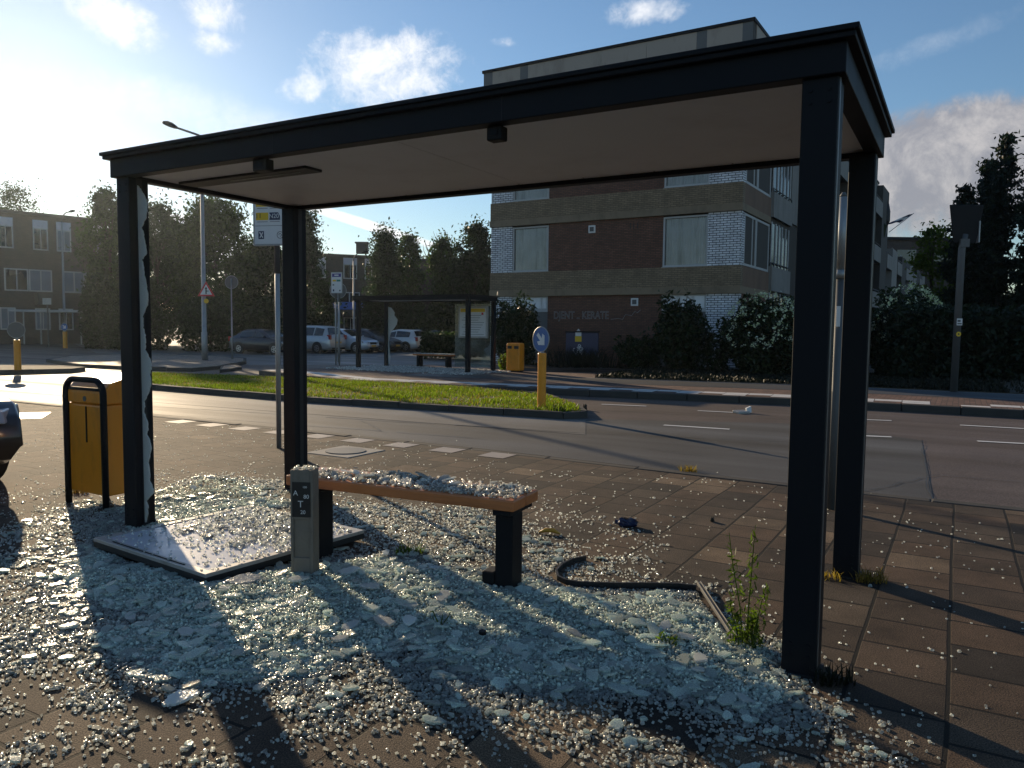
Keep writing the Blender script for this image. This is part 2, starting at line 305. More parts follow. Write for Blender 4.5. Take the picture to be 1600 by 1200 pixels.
def link(name, me, mat, parent=None, smooth=False, bevel=0., seg=2):
    ob = bpy.data.objects.new(name, me); col.objects.link(ob)
    if mat is not None: me.materials.append(mat)
    if smooth:
        me.polygons.foreach_set('use_smooth', [True]*len(me.polygons))
    if bevel:
        b = ob.modifiers.new('bevel', 'BEVEL'); b.width = bevel; b.segments = seg; b.limit_method = 'ANGLE'; b.angle_limit = math.radians(40)
    if parent is not None: ob.parent = parent
    return ob
def fastmesh(name, V, Fq):
    """V (n,3) array, Fq (m,k) array of equal-sided faces"""
    me = bpy.data.meshes.new(name); k = Fq.shape[1]
    me.vertices.add(len(V)); me.vertices.foreach_set('co', np.asarray(V, np.float32).ravel())
    me.loops.add(Fq.size); me.loops.foreach_set('vertex_index', np.asarray(Fq, np.int32).ravel())
    me.polygons.add(len(Fq)); me.polygons.foreach_set('loop_start', np.arange(0, Fq.size, k, dtype=np.int32))
    me.update(calc_edges=True)
    return me
def thing(name, label, cat, loc=(0, 0, 0), rotz=0., group=None, kind=None):
    o = bpy.data.objects.new(name, None); col.objects.link(o); o.location = loc; o.rotation_euler = (0, 0, rotz); o.empty_display_size = .2
    return tag(o, label, cat, group, kind)
def tag(o, label=None, cat=None, group=None, kind=None):
    if label: o['label'] = label
    if cat: o['category'] = cat
    if group: o['group'] = group
    if kind: o['kind'] = kind
    return o
def struct(o): o['kind'] = 'structure'; return o
def sheet(name, pts, mat, z=None, thick=0.):
    pts = [Vector((p[0], p[1], p[2] if z is None else z)) for p in pts]
    mb = MB()
    if thick: mb.prism([p-Vector((0, 0, thick)) for p in pts], (0, 0, thick))
    else: mb.add(pts, [tuple(range(len(pts)))])
    return struct(mb.build(name, mat))
def text(body, size, mat, parent, loc, rot, name='lettering', extrude=.0006, align='CENTER', outline=0., sx=1.):
    cu = bpy.data.curves.new(name, 'FONT'); cu.body = body; cu.size = size; cu.extrude = extrude; cu.align_x = align; cu.align_y = 'CENTER'; cu.space_character = 1.0
    if outline: cu.fill_mode = 'NONE'; cu.bevel_depth = outline; cu.extrude = 0
    tmp = bpy.data.objects.new(name, cu); col.objects.link(tmp); bpy.context.view_layer.update()
    me = bpy.data.meshes.new_from_object(tmp.evaluated_get(bpy.context.evaluated_depsgraph_get())); bpy.data.objects.remove(tmp); bpy.data.curves.remove(cu)
    me.materials.clear(); me.materials.append(mat); ob = bpy.data.objects.new(name, me); col.objects.link(ob); ob.parent = parent; ob.location = loc; ob.rotation_euler = rot; ob.scale = (sx, 1, 1)
    return ob

# ------------------------------------------------------------------ setting
RZ, PZ = -.12, .04                                # road level, far platform level (near pavement is 0)
struct(MB().add([(-900, -60, -.30), (900, -60, -.30), (900, 1500, -.30), (-900, 1500, -.30)], [(0, 1, 2, 3)]).build('ground', M['dirt']))
struct(MB().add([(-140, -12, RZ), (90, -12, RZ), (90, 110, RZ), (-140, 110, RZ)], [(0, 1, 2, 3)]).build('road', M['road']))
lot = [G(380, 570, RZ), G(700, 570, RZ), D(800, 545, 44), D(800, 545, 80), D(100, 545, 80), D(150, 545, 44)]
sheet('parking_lot', lot, M['lot'], RZ+.004)
# near pavement, raised above the road
ne = [G(x, y, 0) for x, y in [(240, 652), (470, 672), (740, 700), (1000, 730), (1240, 757), (1360, 785), (1600, 830)]]
ne = [G(740, 700) + AX*40] + [G(740, 700) + AX*t for t in (5.4, 3)] + [G(740, 700), G(1000, 730), G(1240, 757)] + [G(1240, 757) - AX*t for t in (1.2, 3.5, 16)]
kw = .14
kn = [p + NX*kw for p in ne]                      # inner edge of the kerb
sheet('near_pavement', kn + [Vector((14, -9, 0)), Vector((-40, -9, 0))], M['pave'], 0, thick=.25)
mb = MB()
for i in range(len(ne)-1):
    a, b, c, d = ne[i], ne[i+1], kn[i+1], kn[i]
    L = (b-a).length; k = max(1, int(L/1.0)) if L < 20 else 20
    for j in range(k):
        g = .004; p = a.lerp(b, j/k+g/L); q = a.lerp(b, (j+1)/k-g/L); r = d.lerp(c, (j+1)/k-g/L); s_ = d.lerp(c, j/k+g/L)
        dz = Vector((0, 0, rnd.uniform(-.004, .006)))
        mb.prism([v+dz-Vector((0, 0, .25)) for v in (p, q, r, s_)], (0, 0, .256))
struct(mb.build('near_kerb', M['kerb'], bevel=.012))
# pale tiles set along the stop's edge
mb = MB(); o = G(740, 700) + NX*(kw+.02)
for k in range(-3, 16):
    if k % 2: continue
    p = o + AX*(k*.36); mb.add([p+Vector((0, 0, .004)), p+AX*.35+Vector((0, 0, .004)), p+AX*.35+NX*.33+Vector((0, 0, .004)), p+NX*.33+Vector((0, 0, .004))], [(0, 1, 2, 3)])
struct(mb.build('edge_tiles', M['tile_beige']))
# grey bus bay and paler wheel track
bay = [G(740, 700, RZ)+AX*30, G(240, 612, RZ)+AX*22, G(240, 612, RZ), G(915, 655, RZ), G(1240, 662, RZ), G(1440, 688, RZ), G(1462, 800, RZ), G(1240, 757, RZ), G(740, 700, RZ)]
sheet('bus_bay', bay, M['bay'], RZ+.004)
w0, w1 = G(240, 614, RZ), G(915, 657, RZ); w2, w3 = G(915, 680, RZ), G(240, 629, RZ)
sheet('wheel_track', [w0+(w0-w1)*1.2, w1, w2, w3+(w3-w2)*1.2], M['bay_light'], RZ+.008)
# dashes
mb = MB()
for a, b, w in [((1037, 664), (1140, 670.5), .11), ((940, 631.5), (1010, 634.5), .11), ((1090, 641.5), (1160, 645), .1), ((1500, 664), (1600, 669.5), .11), ((1527, 689), (1640, 695), .11), ((1320, 679.5), (1393, 682.5), .11), ((1310, 654), (1393, 657), .1), ((1655, 672), (1750, 677), .11)]:
    p, q = G(*a, RZ+.009), G(*b, RZ+.009); n_ = (q-p).normalized().cross(Vector((0, 0, 1)))*w/2
    mb.add([p-n_, q-n_, q+n_, p+n_], [(0, 1, 2, 3)])
for a, b in [((390, 556), (450, 557)), ((470, 557), (590, 559)), ((610, 548), (650, 549)), ((205, 551), (230, 551.5)), ((820, 600), (820, 601))]:
    p, q = G(*a, RZ+.009), G(*b, RZ+.009); n_ = (q-p).normalized().cross(Vector((0, 0, 1)))*.07
    mb.add([p-n_, q-n_, q+n_, p+n_], [(0, 1, 2, 3)])
struct(mb.build('road_markings', M['white_paint']))
struct(MB().add([G(10, 645, .004), G(80, 644, .004), G(66, 653, .004), G(18, 655, .004)], [(0, 1, 2, 3)]).build('white_ground_quad', M['white_paint']))  # flat white quad on the near pavement at far left

# tar seams and cracks in the asphalt
mb = MB(); cr = random.Random(21)
for a, b, w in [((205, 632), (905, 676), .03), ((905, 676), (1235, 690), .014), ((1440, 688), (1462, 800), .010), ((240, 646), (760, 686), .018), ((1330, 770), (1462, 742), .015), ((1462, 742), (1600, 752), .015), ((925, 640), (1235, 655), .02), ((1250, 648), (1600, 668), .018), ((1000, 700), (1100, 712), .012), ((560, 655), (600, 676), .01)]:
    p, q = G(*a, RZ+.012), G(*b, RZ+.012); k = 26; d = q-p; n_ = Vector((-d.y, d.x, 0)).normalized(); o = 0.; P = []
    for i in range(k+1): o = o*.85+cr.uniform(-.02, .02); P.append(p.lerp(q, i/k)+n_*o)
    for i in range(k):
        if cr.random() < .12: continue
        u, v = cr.uniform(.5, 1.1)*w/2, cr.uniform(.5, 1.1)*w/2; mb.add([P[i]-n_*u, P[i+1]-n_*v, P[i+1]+n_*v, P[i]+n_*u], [(0, 1, 2, 3)])
struct(mb.build('road_seams', M['sign_black']))
def raised(name, pts, z, topmat, kerbname, kw=.13, kmat=None):
    """kerbed island: a ring of kerb stones round a filled top"""
    c = sum(pts, Vector())/len(pts); n = len(pts); inner = []
    for i in range(n):
        a, b, d = pts[i-1], pts[i], pts[(i+1) % n]
        e1 = (b-a).normalized(); e2 = (d-b).normalized(); n1 = Vector((-e1.y, e1.x, 0)); n2 = Vector((-e2.y, e2.x, 0))
        if n1.dot(c-b) < 0: n1 = -n1
        if n2.dot(c-b) < 0: n2 = -n2
        m_ = (n1+n2).normalized(); inner.append(b+m_*kw/max(.4, m_.dot(n1)))
    mb = MB()
    for i in range(n):
        a, b, c2, d = pts[i], pts[(i+1) % n], inner[(i+1) % n], inner[i]; L = (b-a).length; k = max(1, int(L/.95))
        for j in range(k):
            g = .006/max(L, .1); q = [a.lerp(b, j/k+g), a.lerp(b, (j+1)/k-g), d.lerp(c2, (j+1)/k-g), d.lerp(c2, j/k+g)]; dz = rnd.uniform(-.012, .008)
            mb.prism([Vector((p.x, p.y, -.29)) for p in q], (0, 0, z+dz+.29))
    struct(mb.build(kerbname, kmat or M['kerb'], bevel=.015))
    sheet(name, [Vector((p.x, p.y, z-.01)) for p in inner], topmat, z-.01, thick=.2)
    return inner
# grass reserve between the lanes
isl = [G(205, 606, RZ), G(480, 630, RZ), G(700, 644, RZ), G(880, 656, RZ), G(918, 653, RZ), G(905, 640, RZ), G(850, 622, RZ), G(700, 610, RZ), G(550, 600, RZ), G(240, 588, RZ), G(200, 595, RZ)]
inn = raised('grass_reserve', isl, .015, M['dirt'], 'reserve_kerb')
raised('paved_island', [G(x, y, RZ) for x, y in [(72, 566), (120, 574), (220, 579), (300, 581), (345, 577), (385, 569), (385, 564), (330, 559), (200, 557), (110, 560)]], .02, M['pave_isl'], 'paved_island_kerb')
raised('dark_island', [G(x, y, RZ) for x, y in [(-160, 586), (-10, 586), (110, 583), (134, 580), (90, 577), (-10, 576), (-160, 573)]], .03, M['dirt'], 'dark_island_kerb')
raised('corner_island', [G(x, y, RZ) for x, y in [(343, 583), (378, 578), (372, 574), (345, 575)]], .0, M['pave_isl'], 'corner_island_kerb')
# far platform with kerb, marked tiles, pavers, path and lawn
fa = G(405, 586, RZ); fdir = -AX
def fp(t, back, z=PZ): p = fa + fdir*t - NX*back; return Vector((p.x, p.y, z))
far0 = [G(x, y, RZ) for x, y in [(404, 586), (550, 603), (850, 617), (1240, 634), (1600, 654)]]
fl = far0[:]; e = (far0[-1]-far0[-2]).normalized(); fl.append(far0[-1]+e*30)
st = (fl[0]-fl[1]).normalized()
def off(pts, d):   # shift away from the camera, across the line
    r = []
    for i, p in enumerate(pts):
        t = (pts[min(i+1, len(pts)-1)]-pts[max(i-1, 0)]).normalized(); n_ = Vector((-t.y, t.x, 0))
        if n_.y < 0: n_ = -n_
        r.append(p+n_*d)
    return r
def strip(name, d0, d1, z, mat, thick=0., i0=0):
    a, b = off(fl[i0:], d0), off(fl[i0:], d1)
    return sheet(name, a+b[::-1], mat, z, thick)
strip('far_pavement', .16, 7.0, PZ, M['pave_red'], thick=.3)
mb = MB(); a, b = off(fl, 0), off(fl, .16)
for i in range(len(fl)-1):
    L = (a[i+1]-a[i]).length; k = max(1, int(L/1.))
    for j in range(k):
        g = .006/L; q = [a[i].lerp(a[i+1], j/k+g), a[i].lerp(a[i+1], (j+1)/k-g), b[i].lerp(b[i+1], (j+1)/k-g), b[i].lerp(b[i+1], j/k+g)]
        mb.prism([Vector((p.x, p.y, -.29)) for p in q], (0, 0, PZ+.29+rnd.uniform(-.006, .004)))
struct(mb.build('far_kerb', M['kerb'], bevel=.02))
def tiles(name, d0, d1, w, gap, z, mat, skip, i0=0):
    mb = MB(); a, b = off(fl[i0:], d0), off(fl[i0:], d1)
    for i in range(len(a)-1):
        L = (a[i+1]-a[i]).length; k = max(1, int(L/w))
        for j in range(k):
            if skip(j, i): continue
            g = gap/L; q = [a[i].lerp(a[i+1], j/k+g), a[i].lerp(a[i+1], (j+1)/k-g), b[i].lerp(b[i+1], (j+1)/k-g), b[i].lerp(b[i+1], j/k+g)]
            mb.add([Vector((p.x, p.y, z)) for p in q], [(0, 1, 2, 3)])
    return struct(mb.build(name, mat))
tiles('block_marking', .20, .50, .52, .01, PZ+.004, M['tile_white'], lambda j, i: j % 2 == 1)
tiles('guide_tiles', .54, 1.0, .52, .008, PZ+.004, M['tile_white'], lambda j, i: (i == 3 and j % 13 in (5, 6)))
strip('cycle_path', 2.6, 4.6, PZ+.004, M['path'], i0=1)
strip('path_edge', 4.6, 4.72, PZ+.006, M['kerb_light'], i0=1)
strip('lawn', 4.72, 40, PZ+.03, M['dirt'], thick=.3, i0=2)

# kerb gullies
for px, py, lab in [(589, 600, 'dark slotted gully in the kerb in front of the far shelter'), (1188, 627, 'dark slotted gully in the kerb in front of the brick building')]:
    p = G(px, py+4, RZ); p = Vector((p.x, p.y, RZ+.01)) + NX*.02
    t = thing('kerb_gully', lab, 'drain', p, TH, 'kerb gullies')
    MB().box(-.3, .3, -.02, .02, 0, .13).build('gully_frame', M['black_plastic'], t)
    mb = MB()
    for k in range(7): mb.box(-.27+k*.085, -.24+k*.085, .0205, .03, .01, .12)
    mb.build('grate', M['galv_dark'], t)
p = G(540, 706, 0); t = thing('drain_cover', 'round grey drain cover in a square concrete slab behind the bench', 'drain', (p.x, p.y, .004), TH)
MB().box(-.34, .34, -.34, .34, -.05, .004).build('slab', M['concrete'], t, bevel=.01)
MB().cyl((0, 0, .008), (0, 0, 1), .24, .012, 32).build('lid', M['galv_dark'], t)

# ------------------------------------------------------------------ near shelter
SL, SW, ZB, ZT = 4.907, 1.787, 2.554, 2.680
A0 = Vector((1.3372, 3.2206, 0))
def make_post(t, x0, x1, y0, y1, z1, inner):
    p = MB().box(x0, x1, y0, y1, 0, z1).build('post', M['anthracite'], t, bevel=.006)
    mb = MB()                                       # glazing channel down the inner face
    if inner > 0: mb.box(x1-.002, x1+.006, (y0+y1)/2-.022, (y0+y1)/2+.022, .0, z1-.002)
    else: mb.box(x0-.006, x0+.002, (y0+y1)/2-.022, (y0+y1)/2+.022, .0, z1-.002)
    mb.build('glazing_channel', M['anthracite_dark'], p)
    mb = MB(); xe = x0 if inner > 0 else x1; s = -1 if inner > 0 else 1
    mb.box(min(xe, xe+s*.004), max(xe, xe+s*.004), y1-.034, y1-.026, .0, z1-.002); mb.build('edge_trim', M['edge_metal'], p)
    return p
def roof_parts(t, L, W, zb, zt, simple=False):
    f = .09; bv = 0 if simple else .005
    MB().box(0, L, -f, 0, zb, zt).build('fascia', M['anthracite'], t, bevel=bv)
    MB().box(0, L, -W, -W+f, zb, zt).build('fascia', M['anthracite'], t, bevel=bv)
    MB().box(0.001, f, -W+f, -f, zb, zt).build('fascia', M['anthracite'], t, bevel=bv)
    MB().box(L-f, L-.001, -W+f, -f, zb, zt).build('fascia', M['anthracite'], t, bevel=bv)
    r = MB().box(-.035, L+.035, -W-.035, .035, zt, zt+.024).box(-.05, L+.05, -W-.05, .05, zt+.024, zt+.048).build('roof', M['anthracite'], t, bevel=.004 if not simple else 0)
    s = MB()
    nseg = 2
    for k in range(nseg):
        s.box(f+(L-2*f)*k/nseg+.003, f+(L-2*f)*(k+1)/nseg-.003, -W+f, -f, zb+.03, zb+.05)
    s.build('soffit', M['soffit'], t)
sh = thing('bus_shelter', 'near anthracite bus shelter with its glass smashed out, a jagged strip left on one post', 'bus shelter', A0, TH)
ins, ps, pd = .028, .145, .155
make_post(sh, ins, ins+ps, -ins-pd, -ins, ZB, 1)
make_post(sh, SL-ins-ps, SL-ins, -ins-pd, -ins, ZB, -1)
make_post(sh, ins, ins+ps, -SW+ins, -SW+ins+pd, ZB, 1)
make_post(sh, SL-ins-ps, SL-ins, -SW+ins, -SW+ins+pd, ZB, -1)
roof_parts(sh, SL, SW, ZB, ZT)
for (x0, y0) in ((ins, -ins), (SL-ins-ps, -ins), (ins, -SW+ins+pd), (SL-ins-ps, -SW+ins+pd)):
    mb = MB()
    for z in (.09, .14, ZB-.10, ZB-.05):
        for x in (x0+.035, x0+ps-.035): mb.cyl((x, y0+.002, z), (0, 1, 0), .008, .007, 10)
    mb.build('bolts', M['anthracite'], sh)['kind'] = 'stuff'
    MB().box(x0-.012, x0+ps+.012, y0-pd-.012, y0+.012, .001, .012).build('base_plate', M['anthracite_dark'], sh)
mb = MB()
for k in range(9): x = .35+k*.53; mb.cyl((x, -.115, ZB+.0285), (0, 0, 1), .006, .004, 8); mb.cyl((x, -SW+.115, ZB+.0285), (0, 0, 1), .006, .004, 8)
mb.build('soffit_screws', M['edge_metal'], sh)['kind'] = 'stuff'
for x in (1.62, 3.26): MB().box(x, x+.004, -.0002, .0015, ZB+.002, ZT-.002).build('fascia_joint', M['anthracite_dark'], sh)
# recessed light in the soffit, hanging clamps and marks on the panel
lf = MB().box(SL-1.48, SL-.17, -.60, -.44, ZB+.012, ZB+.0295).build('light_fitting', M['anthracite_dark'], sh)
MB().box(SL-1.35, SL-.65, -.525, -.515, ZB+.008, ZB+.0115).build('light_strip', M['edge_metal'], lf)
for x, w in ((1.70, .045), (SL-1.47, .06)):
    c = MB().box(x-w, x+w, -.12, -.05, ZB-.075, ZB-.001).build('glass_clamp', M['black_plastic'], sh, bevel=.008)
    MB().box(x-w*.5, x+w*.5, -.0495, -.044, ZB-.05, ZB-.02).build('clamp_plate', M['anthracite'], c)
# jagged remains of the pane still held by the left front post
xs = SL-ins-ps-.004; edge = []; z = .10
prof = [(.0, .012), (.10, .03), (.16, .02), (.24, .105), (.32, .06), (.45, .05), (.58, .085), (.66, .04), (.72, .055), (.82, .012), (.9, .018), (1.02, .10), (1.10, .09), (1.18, .11), (1.28, .04), (1.36, .05), (1.44, .022), (1.52, .02), (1.62, .085), (1.72, .075), (1.82, .05), (1.93, .025), (1.98, .085), (2.08, .06), (2.16, .03), (2.24, .09), (2.34, .10), (2.41, .05), (2.46, .0)]
zz = 2.50
pts = []
for i in range(len(prof)-1):
    (a, wa), (b, wb) = prof[i], prof[i+1]
    for k in range(6):
        u = k/6; pts.append((xs-(wa*(1-u)+wb*u)*1.0-(rnd.uniform(0, .012) if k else 0), .04+(a*(1-u)+b*u)))
pts.append((xs-.002, 2.50))
poly = [(x, -.095, z) for x, z in pts] + [(xs+.002, -.095, 2.50), (xs+.002, -.095, .04)]
mb = MB().prism([(x, -.099, z) for x, y, z in poly], (0, .010, 0))
mb.build('glass_remnant', M['plate_white'], sh)['label'] = 'jagged strip of crazed glass still held by the left post'

# ------------------------------------------------------------------ bench, marker post, fallen case
th_b = math.radians(155.0)
bx = Vector((math.cos(th_b), math.sin(th_b), 0)); by = Vector((-bx.y, bx.x, 0))
B0 = Vector((.014, 4.27, 0))                       # near right corner of the seat, below it
bn = thing('bench', 'brown wooden bench under the near shelter, its seat covered in broken glass', 'bench', B0, th_b)
BL = 1.63
for k in range(2):
    y1 = -.006-k*.182; MB().box(0+.0, BL, y1-.172, y1, .474, .540).build('plank', M['wood'], bn, bevel=.011, seg=3)
for k, x in enumerate((.03, BL-.23)):
    lg = MB().box(x, x+.11, -.20, -.06, 0, .44).box(x-.0, x+.11, -.34, -.02, .4402, .4735).build('leg', M['anthracite'], bn, bevel=.005)
    MB().box(x+.1105, x+.19, -.17, -.05, 0.02, .10).build('foot_bracket', M['black_plastic'], lg, bevel=.01)
mp0 = G(472, 905); th_m = TH+math.radians(25)
mk = thing('marker_post', 'square grey metal marker post with a black plate reading A, 80 and T', 'marker post', mp0, th_m)
W2, DP, HH = .068, .11, .655
# body with a recessed panel in its lower front
pb = MB().box(-W2, W2, -DP, -.012, 0, HH).box(-W2, -W2+.018, -.012, 0, .0, HH).box(W2-.018, W2, -.012, 0, .0, HH).box(-W2+.018, W2-.018, -.012, 0, .36, HH).box(-W2+.018, W2-.018, -.012, 0, 0, .13).build('body', M['post_metal'], mk, bevel=.003)
pl = MB().box(-.056, .056, 0.0005, .004, .375, .585).build('number_plate', M['sign_black'], mk, bevel=.004)
for s, x, z, sz in (('A', .034, .518, .044), ('80', -.031, .498, .034), ('T', .004, .452, .056), ('20', -.010, .405, .032), ('100', -.022, .555, .018)):
    text(s, sz, M['sign_white'], pl, (x, .0046, z), (PI/2, 0, PI))
# the poster case that fell out of the end wall
pF, pL, pR = G(321, 897, .085), G(146, 840, .085), G(548, 823, .085)
ex = (pL-pF); LX = ex.length; ex.normalize(); ey = Vector((ex.y, -ex.x, 0)); LY = (pR-pF).dot(ey)
if LY < 0: ey = -ey; LY = -LY
rz = math.atan2(ex.y, ex.x); sgn = 1 if Vector((-ex.y, ex.x, 0)).dot(ey) > 0 else -1
cs = thing('poster_case', 'flat white poster case fallen on its back among the broken glass', 'poster case', (pF.x, pF.y, 0), rz)
def ybox(mb, x0, x1, y0, y1, z0, z1): return mb.box(x0, x1, min(y0*sgn, y1*sgn), max(y0*sgn, y1*sgn), z0, z1)
ybox(MB(), 0, LX, 0, LY, .022, .060).build('tray', M['anthracite_dark'], cs, bevel=.004)
fr = MB()
for a in ((0, LX, 0, .055), (0, LX, LY-.055, LY), (0, .055, .055, LY-.055), (LX-.055, LX, .055, LY-.055)): ybox(fr, a[0], a[1], a[2], a[3], .0605, .084)
fr.build('frame', M['case_frame'], cs, bevel=.003)
ybox(MB(), .0555, LX-.0555, .0555, LY-.0555, .0605, .078).build('white_panel', M['case_white'], cs)
mb = MB()
for i in range(5): mb.cyl((.03, sgn*(.1+i*(LY-.2)/4), .085), (0, 0, 1), .007, .006, 8); mb.cyl((LX-.03, sgn*(.1+i*(LY-.2)/4), .085), (0, 0, 1), .007, .006, 8)
mb.build('screws', M['black_plastic'], cs)
for y in (.028,): ybox(MB(), .25, LX-.2, y-.006, y+.002, .0845, .088).build('hinge_strip', M['black_plastic'], cs)

# ------------------------------------------------------------------ yellow bins
def make_bin(name, label, loc, rot, w, d, h, hoop=True, slots=False):
    t = thing(name, label, 'litter bin', loc, rot)
    z0 = .10
    if hoop:
        MB().prism([(-w/2, -d, z0), (w/2, -d, z0), (w/2, -d, h*.80), (-w/2, -d, h*.80)], (0, d-.03, 0)).build('body', M['yellow'], t, bevel=.02, seg=3)
        # hood: front edge cut back, top falling towards the front
        hd = MB(); zc = h*.803
        prof_ = [(-.022, zc), (-.022, h*.90), (-.085, h*.965), (-d, h+.035), (-d, zc)]
        hd.prism([(-w/2-.004, y, z) for y, z in prof_], (w+.008, 0, 0)); hd.build('hood', M['yellow'], t, bevel=.012, seg=3)
        r = .026; hw = w/2+.004
        pts = [(-hw, -.018, 0), (-hw, -.018, h-.13)]
        for k in range(1, 7): a = PI/2*k/6; pts.append((-hw+.12*(1-math.cos(a)), -.018, h-.13+.12*math.sin(a)))
        for k in range(7): a = PI/2*k/6; pts.append((hw-.12+.12*math.sin(a), -.018, h-.13+.12*math.cos(a)))
        pts.append((hw, -.018, 0))
        MB().tube(pts, r, 12).build('tube_frame', M['anthracite'], t, smooth=True)
        MB().box(-w/2+.05, w/2-.05, -.021, -.012, h*.905, h*.93).build('handle', M['black_plastic'], t)
        MB().cyl((.0, -.024, h*.84), (0, 1, 0), .022, .012, 16).build('lock', M['galv_dark'], t)
        MB().box(-.012, .0, -.029, -.0225, h*.5, h*.78).build('latch_rod', M['anthracite'], t)
        for sx in (-1, 1): MB().box(sx*(w/2-.05)-.015, sx*(w/2-.05)+.015, -d+.03, -d+.07, 0, z0).build('foot', M['anthracite'], t)
    else:
        MB().box(-w/2, w/2, -d, 0, .03, h).build('body', M['yellow'], t, bevel=.05, seg=3)
        for sx in (-1, 1): MB().box(sx*.13-.085, sx*.13+.085, .0005, .006, h*.80, h*.90).build('slot', M['sign_black'], t)
        MB().box(-w/2+.03, w/2-.03, -d+.03, -.03, 0, .03).build('plinth', M['anthracite'], t)
    return t
bl = G(133, 791)
make_bin('litter_bin', 'tall yellow litter bin with a black tube hoop beside the near shelter', bl, TH, .51, .36, 1.06)
bf = G(801, 581, PZ)
make_bin('litter_bin', 'yellow litter bin with two black slots beside the far shelter', (bf.x, bf.y, PZ), TH+math.radians(4), .50, .42, .98, hoop=False)

# ------------------------------------------------------------------ stop flags, poles, lamps
def stop_sign(name, label, base, rot, poles, panel, rows, big=True):
    t = thing(name, label, 'bus stop sign', base, rot)
    (x0, x1, z0, z1) = panel
    for x in poles:
        p = MB().tube([(x, 0, 0), (x, 0, z0-.08)], .030, 14).build('pole', M['galv'], t, smooth=True)
        MB().tube([(x, 0, z0-.35), (x, 0, z1-.1)], .034, 14).build('sleeve', M['galv_dark'], p, smooth=True)
    pn = MB().box(x0, x1, .036, .07, z0, z1).build('sign_panel', M['sign_white'], t, bevel=.004)
    MB().box(x0-.012, x0-.0005, .03, .074, z0, z1).box(x1+.0005, x1+.012, .03, .074, z0, z1).box(x0-.012, x1+.012, .03, .074, z0-.02, z0-.0005).box(x0-.012, x1+.012, .03, .074, z1+.0005, z1+.02).build('panel_frame', M['galv'], t)
    return t, pn
b = G(436, 700)
# local +x is to the LEFT in the picture (street direction), +y towards the camera
t, pn = stop_sign('bus_stop_sign', 'white bus stop sign reading N20 on a grey pole behind the near shelter', b, TH+math.radians(17), (0,), (-.13, .26, 2.49, 3.35), None)
def rect(pn, x0, x1, z0, z1, mat, y=.0705, name='patch'):
    MB().box(x0, x1, y, y+.002, z0, z1).build(name, mat, pn)
XL, XR = .235, -.10
for z in (2.82, 2.98, 3.14):
    rect(pn, .07, XL, z-.045, z+.045, M['sign_yellow'], name='yellow_field')
    MB().prism([(.055, .0705, z-.045), (-.085, .0705, z-.045), (-.085, .0705, z), (-.06, .0705, z+.045), (.055, .0705, z+.045)], (0, .002, 0)).build('line_field', M['sign_navy'] if z < 2.9 else M['sign_green'], pn)
    MB().box(-.08, .05, .0705, .072, z-.068, z-.062).box(.08, .22, .0705, .072, z-.068, z-.062).build('small_print', M['galv_dark'], pn)
text('N20', .075, M['sign_white'], pn, (-.005, .0735, 2.82), (PI/2, 0, PI))
text('11', .085, M['sign_black'], pn, (.20, .0735, 2.825), (PI/2, 0, PI))
text('1', .085, M['sign_black'], pn, (.215, .0735, 2.985), (PI/2, 0, PI))
text('2', .070, M['sign_white'], pn, (.02, .0735, 2.98), (PI/2, 0, PI))
rect(pn, .13, .205, 2.55, 2.645, M['sign_navy'], name='pictogram')
MB().prism([(.195, .073, 2.63), (.18, .073, 2.635), (.14, .073, 2.57), (.15, .073, 2.562)], (0, .001, 0)).prism([(.19, .073, 2.57), (.18, .073, 2.562), (.14, .073, 2.625), (.15, .073, 2.633)], (0, .001, 0)).build('pictogram_cross', M['sign_white'], pn)
mb = MB(); ring = [(-.085+.04*math.cos(a), .073, 2.595+.04*math.sin(a)) for a in [2*PI*k/24 for k in range(25)]]
mb.tube(ring, .003, 6, cap=False); ring = [(-.085+.017*math.cos(a), .073, 2.595+.017*math.sin(a)) for a in [2*PI*k/24 for k in range(19)]]; mb.tube(ring, .003, 6); mb.build('ring_emblem', M['sign_black'], pn)
MB().box(-.122, .25, .0705, .0715, 2.705, 2.71).build('dividing_line', M['galv_dark'], pn)
# far stop flag, two poles
b = G(528, 571, PZ)
t, pn = stop_sign('bus_stop_sign', 'small white bus stop sign with a violet top on two poles beside the far shelter', b, TH+math.radians(12), (.085, -.07), (-.22, .22, 2.75, 3.50), None)
rect(pn, -.19, .19, 3.34, 3.47, M['violet'], name='violet_field')
MB().box(-.09, .09, .0726, .074, 3.38, 3.43).build('bus_emblem', M['sign_white'], pn)
rect(pn, .02, .17, 3.17, 3.24, M['sign_yellow'], name='yellow_field'); rect(pn, -.17, 0, 3.17, 3.24, M['sign_green'], name='line_field')
rect(pn, .10, .17, 3.02, 3.07, M['galv_dark'], name='small_print'); rect(pn, .10, .16, 2.80, 2.88, M['sign_navy'], name='pictogram'); rect(pn, -.17, -.11, 2.80, 2.86, M['galv_dark'], name='ring_emblem')

